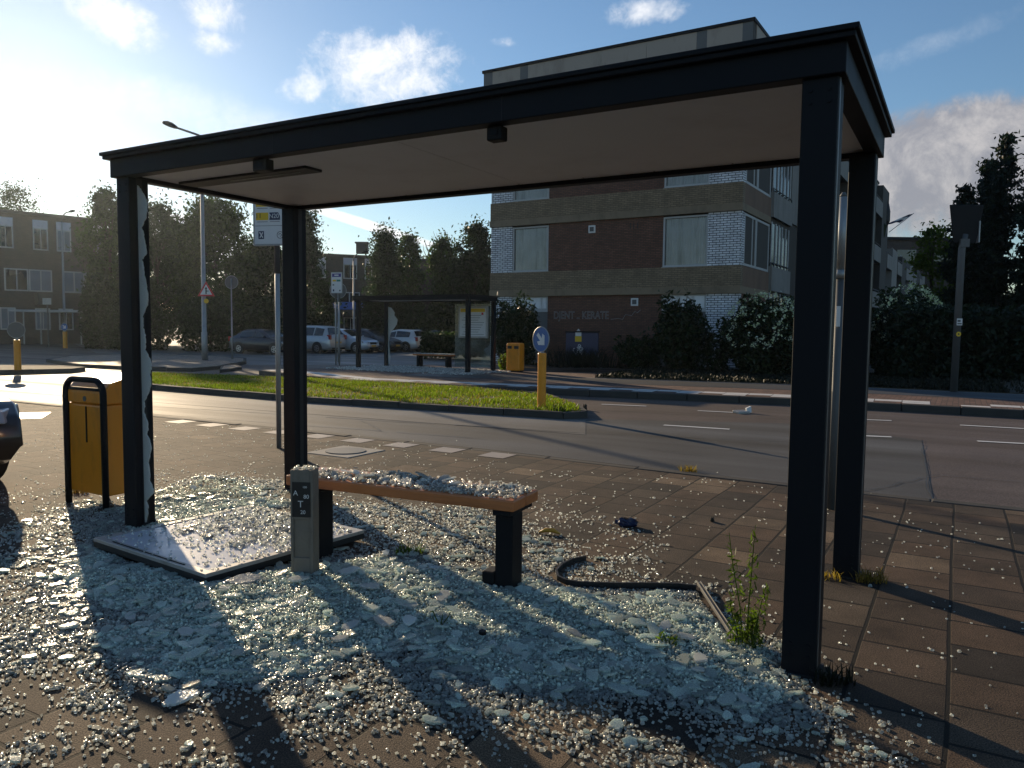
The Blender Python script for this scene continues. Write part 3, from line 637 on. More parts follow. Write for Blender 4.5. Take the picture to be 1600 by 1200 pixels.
def lamp_post(label, base, h, r0, r1, arm, armdir, head=.5, rise=.0, bent=False, group=None):
    t = thing('street_lamp', label, 'street lamp', base, 0, group)
    MB().tube([(0, 0, 0), (0, 0, 1.2), (0, 0, 1.22), (0, 0, h)], [r0*1.25, r0*1.2, r0, r1], 14).build('mast', M['galv'], t, smooth=True)
    d = Vector(armdir).normalized()
    if bent: pts = [Vector((0, 0, h))+d*(arm*(1-math.cos(a)))+Vector((0, 0, rise*math.sin(a))) for a in [PI/2*k/6 for k in range(7)]]
    else: pts = [Vector((0, 0, h-.1)), Vector((0, 0, h))+d*.1, d*arm+Vector((0, 0, h+rise))]
    MB().tube(pts, r1*.75, 10).build('arm', M['galv_dark'], t, smooth=True)
    e = pts[-1]; s = d.cross(Vector((0, 0, 1)))
    slope = (pts[-1]-pts[-2]).normalized()
    prof_ = [(0, .05), (.12, .10), (.35, .16), (.65, .17), (.9, .11), (1, .02)]
    mb = MB(); n = 12; o = 0
    for u, w in prof_:
        c = e+slope*(u*head)
        for k in range(n):
            a = 2*PI*k/n; mb.v.append(tuple(c+s*(w*head*1.2*math.cos(a))+Vector((0, 0, 1))*(w*head*1.25*max(-.45, math.sin(a)))))
    for i in range(len(prof_)-1):
        for k in range(n): mb.f.append((i*n+k, i*n+(k+1) % n, (i+1)*n+(k+1) % n, (i+1)*n+k))
    mb.f.append(tuple(range(n))); mb.f.append(tuple((len(prof_)-1)*n+k for k in range(n)))
    mb.build('lamp_head', M['anthracite'], t, smooth=True)
    return t
b = G(320, 563, RZ+.12)
tA = lamp_post('tall grey street lamp with a red triangular junction sign on its mast', (b.x, b.y, 0), D(300, 211, b.y).z, .10, .06, 1.05, (-1, .15, 0), head=.75, rise=.32)
# junction warning sign fixed to the mast
sg = thing('warning_sign', 'red bordered triangular junction sign on the tall lamp mast', 'road sign', D(322, 455, b.y-.16), 0)
def tri(s, y): return [(-s, y, -s*.577), (s, y, -s*.577), (0, y, s*1.155)]
MB().prism(tri(.37, 0), (0, .02, 0)).build('red_plate', M['sign_red'], sg, bevel=.01)
MB().prism(tri(.25, -.003), (0, .0028, 0)).build('white_field', M['sign_white'], sg)
MB().box(-.028, .028, -.006, -.0032, -.12, .13).box(.0281, .11, -.006, -.0032, -.01, .025).prism([(-.06, -.006, .10), (.06, -.006, .10), (0, -.006, .2)], (0, .0028, 0)).build('junction_symbol', M['sign_black'], sg)
MB().cyl((.0, .0, -.42), (0, 1, 0), .10, .02, 20).build('yellow_disc', M['sign_yellow'], sg)
b = G(104, 540, RZ); b.y = 58; b.x = D(102, 540, 58).x
lamp_post('slim street lamp with a short bent arm in front of the dark terrace', (b.x, b.y, RZ), D(92, 345, b.y).z, .09, .055, .55, (1, -.1, 0), head=.55, rise=.75, bent=True)
bx_ = D(553, 545, 56); lamp_post('curved street lamp among the trees behind the parked cars', (bx_.x, 56, RZ), D(548, 405, 56).z, .08, .05, .55, (1, 0, 0), head=.5, rise=.6, bent=True)

def round_sign(label, base, ztop, r, rot, mat, polemat, poleh=None):
    t = thing('round_sign', label, 'road sign', base, rot)
    MB().tube([(0, 0, 0), (0, 0, ztop*.55), (0, 0, ztop*.551), (0, 0, ztop+r*.6)], [.038, .036, .028, .028], 10).build('pole', polemat, t, smooth=True)
    d = MB().cyl((0, .04, ztop), (0, 1, 0), r, .012, 28).build('disc', mat, t)
    ring = [(r*math.cos(2*PI*k/28), .04, ztop+r*math.sin(2*PI*k/28)) for k in range(29)]
    MB().tube(ring, .012, 6, cap=False).build('rim', M['galv'], t)
    MB().box(-.1, .1, .005, .033, ztop-.05, ztop-.02).box(-.1, .1, .005, .033, ztop+.06, ztop+.09).build('bracket', M['galv_dark'], t)
    return t
b = G(363, 561, .02); round_sign('plain grey back of a round sign on a thin pole beside the tall lamp', b, D(366, 441, b.y).z-b.z, .285, 0, M['galv_dark'], M['galv'])
b = G(524.5, 567, PZ); round_sign('plain grey back of a round sign half behind the far bus stop sign', (b.x+.05, b.y+.3, PZ), D(519, 453, b.y).z-PZ, .33, math.radians(20), M['galv_dark'], M['galv'])

def arrow_bollard(label, base, h, w, zs, r, rot, front, group='yellow traffic island bollards'):
    t = thing('traffic_bollard', label, 'bollard', base, rot, group)
    MB().tube([(0, 0, 0), (0, 0, h-.02), (0, 0, h)], [w/2, w/2, w/2*.9], 18).build('body', M['orange'], t, smooth=False, bevel=.004)
    MB().tube([(0, 0, h), (0, 0, h+.05), (0, 0, zs)], [.045, .028, .024], 10).build('stem', M['galv'], t)
    d = MB().cyl((0, -.03, zs), (0, 1, 0), r, .012, 32).build('sign_disc', M['sign_blue'] if front else M['galv_dark'], t)
    ring = [(r*math.cos(2*PI*k/32), -.034, zs+r*math.sin(2*PI*k/32)) for k in range(33)]
    MB().tube(ring, .010, 6, cap=False).build('rim', M['galv'], d)
    if front:
        k = r*1.25; c = Vector((0, -.040, zs)); q = Vector((.70, 0, -.70)); s = Vector((.70, 0, .70))
        def P(a, b_): return c+q*(a*k)+s*(b_*k)
        MB().prism([P(-.50, -.12), P(.02, -.12), P(-.16, -.36), P(.08, -.44), P(.52, 0), P(.08, .44), P(-.16, .36), P(.02, .12), P(-.50, .12)], (0, .003, 0)).build('arrow', M['sign_white'], d)
    return t
b = G(846, 636, .02); arrow_bollard('yellow bollard with a blue arrow disc at the tip of the grass reserve', b, D(846, 553, b.y).z, .165, D(852, 532, b.y).z, .235, math.radians(-52), True)
b = G(28, 578, .03); arrow_bollard('dull orange bollard seen from behind on the dark kerbed island', (b.x, b.y, .03), D(28, 531, b.y).z-.03, .20, D(25, 517, b.y).z, .25, math.radians(15), False)
b = D(102, 541, 52); arrow_bollard('small yellow bollard with a blue disc in front of the dark terrace', (b.x, 52, RZ), D(102, 518, 52).z-RZ, .28, D(101, 508, 52).z, .24, math.radians(-8), True)

# pole between the right hand posts
p0 = G(1298, 795)
t = thing('grey_pole', 'plain grey pole with a white sticker between the two right shelter posts', 'pole', p0, 0)
MB().tube([(0, 0, 0), (0, 0, 1.0), (0, 0, 1.01), (0, 0, 1.95)], [.037, .037, .033, .033], 16).build('lower_tube', M['galv_dark'], t, smooth=True)
MB().tube([(0, 0, 1.95), (0, 0, 2.02)], .043, 16).build('collar', M['galv'], t, smooth=True)
MB().tube([(0, 0, 2.02), (0, 0, 2.62)], .036, 16).build('upper_tube', M['galv'], t, smooth=True)
MB().tube([(0, 0, 2.62), (0, 0, 2.66)], [.036, .012], 16).build('cap', M['galv_dark'], t, smooth=True)
MB().box(-.034, .0, -.036, -.0345, 1.55, 1.72).build('sticker', M['sign_white'], t)

# traffic light seen from behind on the far side
p0 = G(1490, 612, PZ); t = thing('traffic_light', 'dark traffic light with a wide backboard seen from behind on a grey mast', 'traffic light', p0, 0)
zt_ = D(1502, 385, p0.y).z - PZ
MB().tube([(0, 0, 0), (.02, 0, zt_*.98), (.09, 0, zt_+.3)], [.088, .082, .07], 16).build('mast', M['galv_dark'], t, smooth=True)
zb_, zt2 = D(1502, 380, p0.y).z-PZ, D(1502, 320, p0.y).z-PZ
MB().prism([(-.20, -.02, zb_), (.36, -.02, zb_), (.52, -.02, zt2), (-.34, -.02, zt2)], (0, .04, 0)).build('backboard', M['black_plastic'], t, bevel=.02)
MB().box(.09-.14, .09+.14, .021, .24, zb_+.05, zt2-.08).build('signal_head', M['black_plastic'], t, bevel=.03)
MB().box(.40, .43, -.05, .20, zb_+.02, zb_+.55).build('side_sign', M['galv'], t)
MB().box(-.06, .16, -.09, -.021, zb_-.10, zb_+.10).build('bracket', M['galv_dark'], t)
zz = D(1495, 503, p0.y).z-PZ; st_ = MB().box(-.062, .078, -.092, -.089, zz-.085, zz+.085).build('white_sticker', M['sign_white'], t)
MB().box(-.045, .03, -.0935, -.0922, zz+.0, zz+.05).box(-.045, .06, -.0935, -.0922, zz-.06, zz-.03).build('sticker_print', M['galv_dark'], st_)
zz = D(1494, 522, p0.y).z-PZ; st_ = MB().cyl((.0, -.0905, zz), (0, 1, 0), .062, .003, 20).build('yellow_sticker', M['sign_yellow'], t); MB().cyl((0, -.0925, zz), (0, 1, 0), .022, .001, 14).build('sticker_centre', M['sign_black'], st_)

# ------------------------------------------------------------------ far shelter and its bench
S2 = Vector((-1.39, 23.6, PZ)); FR = G(728, 583, PZ); FL_ = G(557, 575, PZ)
e2 = (FL_-FR); L2 = e2.length + .25; th2 = math.atan2(e2.y, e2.x); W2_ = 1.75
e2.normalize(); n2 = Vector((-e2.y, e2.x, 0)); o2 = FR - e2*.16 + n2*.10
h2 = D(728, 468, FR.y).z - PZ
s2 = thing('bus_shelter', 'far anthracite bus shelter across the road with a poster case and one broken pane', 'bus shelter', o2, th2)
for x in (.06, L2-.20):
    for y in (-.16, -W2_+.04):
        MB().box(x, x+.13, y-.06, y+.07, 0, h2).build('post', M['anthracite'], s2)
roof_parts(s2, L2, W2_, h2, h2+.12, simple=True)
# intact back pane at the right with the poster case, facing the road
MB().box(.20, 1.72, -W2_+.05, -W2_+.062, .12, h2-.08).build('glass_pane', M['pane'], s2)
pc = MB().box(.30, 1.52, -W2_+.063, -W2_+.16, 1.12, 2.24).build('poster_case', M['case_frame'], s2, bevel=.02)
yy = -W2_+.1605
MB().box(.37, 1.45, yy, yy+.006, 1.19, 2.17).build('timetable', M['sign_white'], pc)
MB().box(.40, 1.42, yy+.0065, yy+.009, 2.03, 2.15).build('yellow_header', M['sign_yellow'], pc)
mb = MB()
for k in range(9):
    z = 1.25+k*.082; mb.box(.43+(k*29 % 5)*.06, 1.36-(k % 3)*.07, yy+.0065, yy+.008, z, z+.014)
mb.build('timetable_print', M['galv_dark'], pc)
MB().box(.46, .54, yy+.0085, yy+.011, 1.93, 2.01).build('red_mark', M['sign_red'], pc)
# broken pane still standing in the back left bay
jag = [(L2-.20, 2.24), (L2-.36, 2.20), (L2-.52, 2.02), (L2-.50, 1.92), (L2-.66, 1.76), (L2-.62, 1.58), (L2-.50, 1.44), (L2-.34, 1.30), (L2-.28, 1.1), (L2-.24, .9), (L2-.28, .6), (L2-.32, .35), (L2-.26, .12), (L2-.20, .05)]
mb = MB().prism([(x, -W2_+.035, z) for x, z in jag]+[(L2-.19, -W2_+.035, .05), (L2-.19, -W2_+.035, 2.24)], (0, .012, 0))
mb.build('glass_remnant', M['plate_white'], s2)
bq = G(678, 574, PZ)
b2 = thing('bench', 'small dark bench under the far shelter with broken glass on its seat', 'bench', bq, th2)
for k in range(2): MB().box(-.85, .85, -.19+k*.2, -.01+k*.2, .44, .49).build('plank', M['wood'], b2)
for x in (-.66, .66): MB().box(x-.06, x+.06, -.12, .12, 0, .4395).build('leg', M['anthracite'], b2)
mb = MB()
for k in range(260):
    x, y = rnd.uniform(-.83, .83), rnd.uniform(-.17, .17); r = rnd.uniform(.012, .026); mb.obox((x, y, .495+r*.5), (r, 0, 0), (0, r, r*.2), (0, -r*.1, r*.6))
ob = mb.build('bench_glass', M['crumb'], None); ob.location = bq; ob.rotation_euler = (0, 0, th2); tag(ob, 'broken glass lying on the far bench', 'broken glass', kind='stuff')

# ------------------------------------------------------------------ apartment building
BX, BY = 8.70, 30.0                               # right front corner
bd = math.atan2(6.0, -9.7)                        # along the facade, to the left and away
# local frame: +x runs left along the facade from the corner, +y towards the camera, -y along the side wall
ab = thing('apartment_building', 'four storey brown brick apartment block with white brick panels and brown bands', 'building', (BX, BY, 0), bd)
cb, sb = math.cos(bd), math.sin(bd)
def fx(px, py=500):   # facade position (metres from the corner) seen at this picture column
    v = ray(px, py); # solve  v.xy*t = (BX,BY)+ (cb,sb)*s
    det = v.x*(-sb)+cb*v.y; t = (BX*(-sb)+cb*BY)/det; s = (v.x*t-BX)/cb
    return s
def sx_(px, py=450):   # distance back along the side wall
    v = ray(px, py); dx, dy = sb, -cb             # local -y
    det = v.x*(-dy)+dx*v.y; t = (BX*(-dy)+dx*BY)/det
    return (v.x*t-BX)/dx if abs(dx) > .3 else (v.y*t-BY)/dy
FLN = fx(766); FH = 3.24
zb0 = D(1152, 458, 30).z; zb1 = D(1152, 414, 30).z; zb2 = D(1152, 328, 30).z; BH = zb1-zb0; FH = zb2-zb0
SIDE = 36.5
zc0, zc1 = D(1152, 84, 30).z, D(1165, 27, 29.6).z
wl = MB()
wl.box(.02, FLN-.02, -SIDE, -.30, 0, zc0+.2); wl.build('wall', M['dark_wall'], ab)
wins = [(fx(854.5), fx(798.5)), (fx(1102), fx(1032))]
xb = [(fx(798.5), FLN), (fx(854.5), fx(798.5)), (fx(1032), fx(854.5)), (fx(1102), fx(1032)), (0., fx(1102))]
def window(x0, x1, z0, z1, y, curtain=True, frame=.075):
    w = MB()
    w.box(x0, x1, y-.10, y+.0, z0, z0+frame).box(x0, x1, y-.10, y, z1-frame, z1).box(x0, x0+frame, y-.10, y, z0+frame, z1-frame).box(x1-frame, x1, y-.10, y, z0+frame, z1-frame)
    f = w.build('window', M['frame_white'], ab, bevel=.006)
    MB().box(x0+frame, x1-frame, y-.075, y-.07, z0+frame, z1-frame).build('pane', M['win_pale'] if not curtain else M['win_clear'], f)
    if curtain:
        cu = MB(); nn = 60
        xs_ = [x0+frame+(x1-x0-2*frame)*k/nn for k in range(nn+1)]
        ys_ = [y-.13-.02*math.sin(k*1.9)+rnd.uniform(-.006, .006) for k in range(nn+1)]
        for k in range(nn): cu.add([(xs_[k], ys_[k], z0+frame), (xs_[k+1], ys_[k+1], z0+frame), (xs_[k+1], ys_[k+1], z1-frame), (xs_[k], ys_[k], z1-frame)], [(0, 1, 2, 3)])
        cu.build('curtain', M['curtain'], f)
    MB().box(x0-.03, x1+.03, y+.0005, y+.05, z0-.05, z0-.001).build('sill', M['frame_white'], f)
    return f
levels = [zb1+k*FH for k in range(3)]             # top of each band = floor zone of that storey
for k, z in enumerate(levels):
    zt_ = zb0+(k+1)*FH if k < 2 else zc0
    for j, (a, b) in enumerate(xb):
        if j in (1, 3): window(a, b, z+.02, zt_-.06, -.06)
        elif j == 2: MB().box(a, b, -.28, -.05, z, zt_).build('brick_panel', M['brick_red'], ab)
        else: MB().box(a+(0 if j else 0), b, -.28, -.02, z, zt_).build('white_brick_panel', M['brick_white'], ab)
for k in range(3):                                # bands: brick upper part and smooth lintel
    z = zb0+k*FH
    MB().box(-.03, FLN+.02, -.29, .03, z+BH*.26, z+BH).build('brick_band', M['band'], ab)
    MB().box(-.05, FLN+.04, -.29, .06, z, z+BH*.26-.002).build('concrete_band', M['band_smooth'], ab)
# ground floor
for j, (a, b) in enumerate(xb):
    if j in (0, 4): MB().box(a, b, -.28, -.02, 0, zb0-.002).build('white_brick_panel', M['brick_white'], ab)
    elif j == 2: MB().box(a, b, -.28, -.05, 0, zb0-.002).build('brick_panel', M['brick_red'], ab)
    else:
        f = MB().box(a, b, -.16, -.08, zb0-.62, zb0-.002).box(a, b, -.16, -.05, zb0-.70, zb0-.6205).build('window', M['frame_white'], ab)
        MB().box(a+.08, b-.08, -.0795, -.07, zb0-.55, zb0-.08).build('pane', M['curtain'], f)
        MB().box(a, b, -.2, -.09, 0, zb0-.705).build('infill_panel', M['panel_grey'], ab)
# vents and air bricks
for px, z in ((922, zb0+FH-.36), (990.5, zb0-.30)):
    x = fx(px); v = MB().box(x-.16, x+.16, -.049, -.0, z-.16, z+.16).build('vent', M['white_paint'], ab, bevel=.01); MB().box(x-.095, x+.095, .0005, .006, z-.095, z+.095).build('vent_grille', M['galv_dark'], v)
x = fx(985); z = zb0+FH-.33; MB().box(x-.22, x-.19, -.049, -.04, z-.12, z+.12).box(x-.06, x-.03, -.049, -.04, z-.12, z+.12).box(x+.1, x+.13, -.049, -.04, z-.12, z+.12).build('air_brick', M['sign_black'], ab)
x0, x1 = fx(866), fx(955)
g = text('DJENT .. KERATE', .46, M['scrawl'], ab, ((x0+x1)/2+.1, -.045, zb0-.86), (PI/2, 0, PI), name='graffiti', outline=.008, sx=.78)
zz = MB().tube([(x1+.05, -.045, zb0-1.02), (x1-.3, -.045, zb0-.98), (x1-.5, -.045, zb0-1.02), (x1-.62, -.045, zb0-.82), (x1-.9, -.045, zb0-.86), (x1-1.05, -.045, zb0-.68), (x1-1.15, -.045, zb0-.75), (x1-1.3, -.045, zb0-.62)], .010, 6).build('graffiti_tail', M['scrawl'], ab)
# roof edge with pale panels and dark dividers
zr0, zr1 = zc0+.02, zc1
MB().box(-.30, FLN+.28, -SIDE, .28, zr0, zr1-.12).build('roof_edge', M['dark_wall'], ab)
MB().box(-.36, FLN+.34, -SIDE-.05, .34, zr1-.1195, zr1).build('roof_cap', M['anthracite'], ab)
for a, b, m_ in [(-.29, .10, 0), (.102, 1.45, 1), (1.452, 1.85, 0), (1.86, 3.9, 1), (3.91, 5.9, 1), (5.91, 7.8, 1), (7.81, 9.40, 1), (9.402, 9.8, 0), (9.802, 11.25, 1), (11.252, FLN+.27, 0)]:
    MB().box(a, b, .2805, .30, zr0+.03, zr1-.125).build('roof_panel' if m_ else 'panel_divider', M['roof_panel'] if m_ else M['panel_grey'], ab)
MB().box(.02, FLN-1, -SIDE-45, -SIDE-.05, 0, 8.6).build('wing_wall', M['dark_wall'], ab)
MB().box(-.15, FLN-.9, -SIDE-45.1, -SIDE-.06, 8.601, 8.85).build('wing_roof', M['anthracite'], ab)
for k in range(12):
    MB().box(-.32, -.3005, -.1-(k+1)*3.0, -.12-k*3.0, zr0+.03, zr1-.125).build('roof_panel', M['roof_panel'], ab)
# side wall: local x = 0 plane facing -x, running back along -y
s_end = 4.35
for k in range(3):
    z = zb0+k*FH
    MB().box(-.03, .30, -s_end, -.291, z+BH*.26, z+BH).build('side_band', M['band_side'], ab)
    MB().box(-.05, .30, -s_end, -.291, z, z+BH*.26-.002).build('concrete_band', M['band_smooth'], ab)
def side_window(y0, y1, z0, z1, fr=.09, mull=()):
    w = MB(); x = -.01
    w.box(x, x+.1, y1, y0, z0, z0+fr).box(x, x+.1, y1, y0, z1-fr, z1).box(x, x+.1, y1, y1+fr, z0+fr, z1-fr).box(x, x+.1, y0-fr, y0, z0+fr, z1-fr)
    for m_ in mull: w.box(x, x+.1, m_-.04, m_+.04, z0+fr, z1-fr)
    f = w.build('window', M['frame_white'], ab)
    MB().box(x+.05, x+.055, y1+fr, y0-fr, z0+fr, z1-fr).build('pane', M['win'], f)
for k, z in enumerate(levels):
    zt_ = zb0+(k+1)*FH-.05 if k < 2 else zc0
    MB().box(-.015, .25, -.42, -.285, z, zt_).build('white_brick_panel', M['brick_white'], ab)
    side_window(-.43, -2.15, z+.02, zt_, mull=(-1.62,))
    side_window(-2.2, -4.3, z+.02, zt_, mull=())
MB().box(0, .25, -s_end, -.285, 0, zb0-.003).build('side_wall_base', M['brick_red'], ab)
# balconies stepping out beyond the side wall, one row per storey
yb = -s_end-.05
for bay in range(9):
    ya = yb-bay*7.6; 
    for k in range(4 if bay < 4 else 3):
        z = zb0+BH*.30+(k-0)*FH if k else .9
        if k == 0: z = zb0-FH+BH*.3
        if z < 0: z = .45
        z = zb0+(k-1)*FH+.35 if k else .30
        proj_ = 1.25 if bay else .05
        b = MB().box(-proj_, .3, ya-3.6, ya-.02, z, z+.18).build('balcony', M['balcony'], ab)
        MB().box(-proj_-.09, -proj_-.001, ya-3.6, ya-.02, z-.05, z+1.0).box(-proj_, .3, ya-3.69, ya-3.601, z-.05, z+1.0).box(-proj_, .3, ya-.0195, ya+.05, z-.05, z+1.0).build('parapet', M['balcony'], b)
        MB().tube([(-proj_-.04, ya-3.6, z+1.16), (-proj_-.04, ya, z+1.16)], .025, 6).tube([(-proj_-.04, ya-3.6, z+1.0), (-proj_-.04, ya-3.6, z+1.16)], .02, 6).tube([(-proj_-.04, ya-.05, z+1.0), (-proj_-.04, ya-.05, z+1.16)], .02, 6).tube([(-proj_-.04, ya-1.8, z+1.0), (-proj_-.04, ya-1.8, z+1.16)], .02, 6).build('railing', M['galv_dark'], b)
        w = MB(); x = .30
        for yy_ in (ya-.15, ya-.9, ya-1.5, ya-2.1, ya-2.8, ya-3.4): w.box(x-.36, x-.301, yy_-.05, yy_+.05, z+.18, z+FH-.25)
        f = w.build('window', M['frame_white'], ab); MB().box(x-.325, x-.3015, ya-3.5, ya-.1, z+1.0, z+FH-.3).build('pane', M['win'], f)
    MB().box(-1.30 if bay else -.05, .28, ya-7.4, ya-3.75, zb0+FH*1+.5 if bay == 0 else 0, zc0 if bay < 4 else 8.2).build('stair_wall', M['balcony'] if bay % 2 == 0 else M['dark_wall'], ab)
# distant flat roofed block at the end of the street on the right
fb = thing('apartment_building', 'distant grey block at the end of the row of balconies', 'building', D(1400, 430, 98), 0)
fb.location.z = 0; h_ = D(1400, 375, 98).z
MB().box(-9, 12, 0, 10, 0, h_).build('wall', M['dark_brick'], fb); MB().box(-9.2, 12.2, -.3, 10.2, h_+.002, h_+.35).build('roof', M['anthracite'], fb)
for k in range(5):
    MB().box(-8+k*4, -5.6+k*4, -.04, -.001, h_-2.6, h_-1.2).build('window', M['win'], fb)
# flag and closed parasol on the balconies
def loc2w(x, y, z): return Vector((BX+cb*x-sb*y, BY+sb*x+cb*y, z))
q = D(1393, 358, 62); fl_ = thing('flag', 'dark blue flag with a white stripe flying from an angled pole on a balcony', 'flag', q, 0)
tip = D(1428, 333, 62)-q
MB().tube([(-.2, 0, -.25), tip], .028, 8).build('flag_pole', M['galv'], fl_)
a_, b_ = tip*.95, tip*.40
mb = MB(); n_ = 10; rows = 6
for i in range(n_+1):
    for j in range(rows+1):
        u, v = i/n_, j/rows; p = a_.lerp(b_, v*1.0)*1.0; hang = Vector((-1.15*u, .10*math.sin(u*5+v*2), .05*math.sin(u*6)-.12*u)); p = a_.lerp(b_, v) + hang*(.25+.75*v)
        mb.v.append(tuple(p))
nb = len(mb.v)
for i in range(n_):
    for j in range(rows): mb.f.append((i*(rows+1)+j, (i+1)*(rows+1)+j, (i+1)*(rows+1)+j+1, i*(rows+1)+j+1))
cl_ = MB(); cl_.v = mb.v[:]; cl_.f = [f for k, f in enumerate(mb.f) if k % rows not in (2, 3)]; cl_.build('cloth', M['sign_navy'], fl_)
cl2 = MB(); cl2.v = mb.v[:]; cl2.f = [f for k, f in enumerate(mb.f) if k % rows in (2, 3)]; cl2.build('white_stripe', M['sign_white'], fl_)
q = D(1385, 352, 58); um = thing('parasol', 'closed dark parasol standing on a balcony beside the flag', 'parasol', q, 0)
MB().tube([(0, 0, -.6), (0, 0, .1)], .03, 8).build('pole', M['galv'], um)
MB().tube([(0, 0, 0), (0, 0, .3), (.02, 0, 1.0), (.03, 0, 1.55), (.03, 0, 1.75)], [.12, .24, .22, .10, .02], 9).build('cover', M['rubber'], um)
q = D(1378, 365, 57); tag(MB().tube([(q.x, q.y, q.z-.3), (q.x, q.y, q.z+.1), (q.x+.05, q.y, q.z+.6), (q.x, q.y, q.z+.8)], [.18, .25, .3, .06], 8).build('potted_plant', M['leaf_dark'], None), 'round dark plant on the balcony beside the closed parasol', 'plant')
# junction cabinet with stickers in front of the brick wall
q = D(905, 560, 31); bxz = thing('utility_cabinet', 'dark utility cabinet with a yellow and white sticker and a white tag', 'cabinet', (q.x, q.y, PZ), math.radians(-8))
MB().box(-.55, .75, 0, .45, 0, 1.35).build('body', M['sign_navy'], bxz, bevel=.02); MB().box(-.58, .78, -.03, .48, 1.351, 1.41).build('lid', M['black_plastic'], bxz)
s_ = MB().box(-.18, .08, -.006, -.001, .98, 1.20).build('yellow_sticker', M['sign_yellow'], bxz)
MB().prism([(-.17, -.006, 1.205), (.07, -.006, 1.205), (.07, -.006, 1.36), (-.05, -.006, 1.50), (-.17, -.006, 1.36)], (0, .004, 0)).build('white_sticker', M['sign_white'], bxz)
mb = MB()
for k in range(16):
    x, z = rnd.uniform(-.22, .10), rnd.uniform(.5, .85); a = rnd.uniform(0, 6); pts = [(x+.07*math.cos(a+i)*(.5+i*.12), -.004, z+.06*math.sin(a+i*1.1)) for i in range(5)]; mb.tube(pts, .013, 5)
mb.build('white_tag', M['sign_white'], bxz)

# ------------------------------------------------------------------ dark terraces on the left
def terrace(label, pA, pB, zA, bays, depth, style):
    """flat roofed row; pA-pB is the front wall on the ground"""
    d = (pB-pA); L = d.length; r = math.atan2(d.y, d.x)
    t = thing('terraced_house', label, 'building', (pA.x, pA.y, 0), r)
    MB().box(0, L, 0, depth, -.2, zA).build('wall', M['dark_brick'], t)
    MB().box(-.2, L+.2, -.25, depth+.2, zA+.001, zA+.22).build('roof_edge', M['dark_wall'], t)
    bw = L/bays
    for i in range(bays):
        for k in range(3):
            z0 = .9+k*(zA-.9)/3 + (.35 if k == 2 else .1); hh = (zA/3)*.52; x0 = i*bw+bw*(.12 if (i+k) % 2 else .30); ww = bw*(.52 if k != 1 else .8)
            f = MB().box(x0, x0+ww, -.06, -.001, z0, z0+hh).build('window', M['frame_white'], t)
            bright = (i*7+k*3) % 5 in (1, 3)
            MB().box(x0+.10, x0+ww*.48, -.075, -.0605, z0+.1, z0+hh-.1).box(x0+ww*.54, x0+ww-.10, -.075, -.0605, z0+.1, z0+hh-.1).build('pane', M['win_pale'] if bright else M['win'], f)
            if k == 2: MB().box(x0, x0+ww, -.07, -.001, z0+hh+.002, z0+hh+.62).build('infill_panel', M['case_white'], t)
        if i % 2 == 0: MB().box(i*bw+.6, i*bw+bw-.4, -1.1, -.001, zA*.30, zA*.30+.9).build('balcony', M['dark_wall'], t)
    return t
zL = D(60, 336, 62).z
terrace('dark brick terrace with pale upper windows on the far left', D(-160, 540, 56), D(172, 545, 66), zL, 7, 10, 0)
zM = D(560, 398, 76).z
terrace('dark brick terrace with a blue awning beyond the parked cars', D(440, 540, 76), D(605, 540, 80), zM, 4, 10, 0)
q0, q1 = D(600, 540, 84), D(765, 540, 80)
t = thing('terraced_house', 'blank brown end wall of the terrace behind the small trees', 'building', (q0.x, q0.y, 0), math.atan2(q1.y-q0.y, q1.x-q0.x))
L_ = (q1-q0).length; hz = D(680, 407, 82).z
MB().box(0, L_+2, 0, 9, -.2, hz).build('wall', M['dark_brick'], t); MB().box(-.2, L_+2.2, -.2, 9.2, hz+.001, hz+.2).build('roof_edge', M['dark_wall'], t)
q = D(565, 396, 77); tag(MB().box(q.x-.55, q.x+.55, q.y, q.y+.8, zM+.23, zM+1.2).box(q.x-.65, q.x+.65, q.y-.1, q.y+.9, zM+1.201, zM+1.35).build('chimney', M['dark_wall'], None), 'squat chimney on the flat roof beside the curved street lamp', 'chimney')
q = D(552, 484, 74); tag(MB().prism([(q.x-2.2, q.y, q.z), (q.x+.8, q.y, q.z), (q.x+.8, q.y+1.6, q.z+.7), (q.x-2.2, q.y+1.6, q.z+.7)], (0, 0, .08)).build('awning', M['sign_blue'], None), 'blue awning over a door behind the parked cars', 'awning')
# carport roof on thin posts at the far left
q = D(30, 487, 57); cp = thing('carport', 'thin pale flat canopy on slim posts in front of the left terrace', 'canopy', (q.x, q.y, 0), 0)
wd = D(140, 487, 57).x-q.x; MB().box(0, wd, -1.2, 2.5, q.z, q.z+.14).build('canopy_roof', M['frame_white'], cp)
for u in (.18, .42, .98): MB().tube([(wd*u, -1.0, 0), (wd*u, -1.0, q.z)], .05, 8).build('post', M['galv'], cp)
q = D(76, 540, 55); t = thing('round_sign', 'small dark sign on a thin pole before the left terrace', 'road sign', (q.x, q.y, RZ), 0)
zt_ = D(76, 468, 55).z-RZ; MB().tube([(0, 0, 0), (0, 0, zt_)], .05, 8).build('pole', M['galv_dark'], t); MB().box(-.3, .3, -.06, -.02, zt_-.35, zt_+.1).build('plate', M['galv'], t)

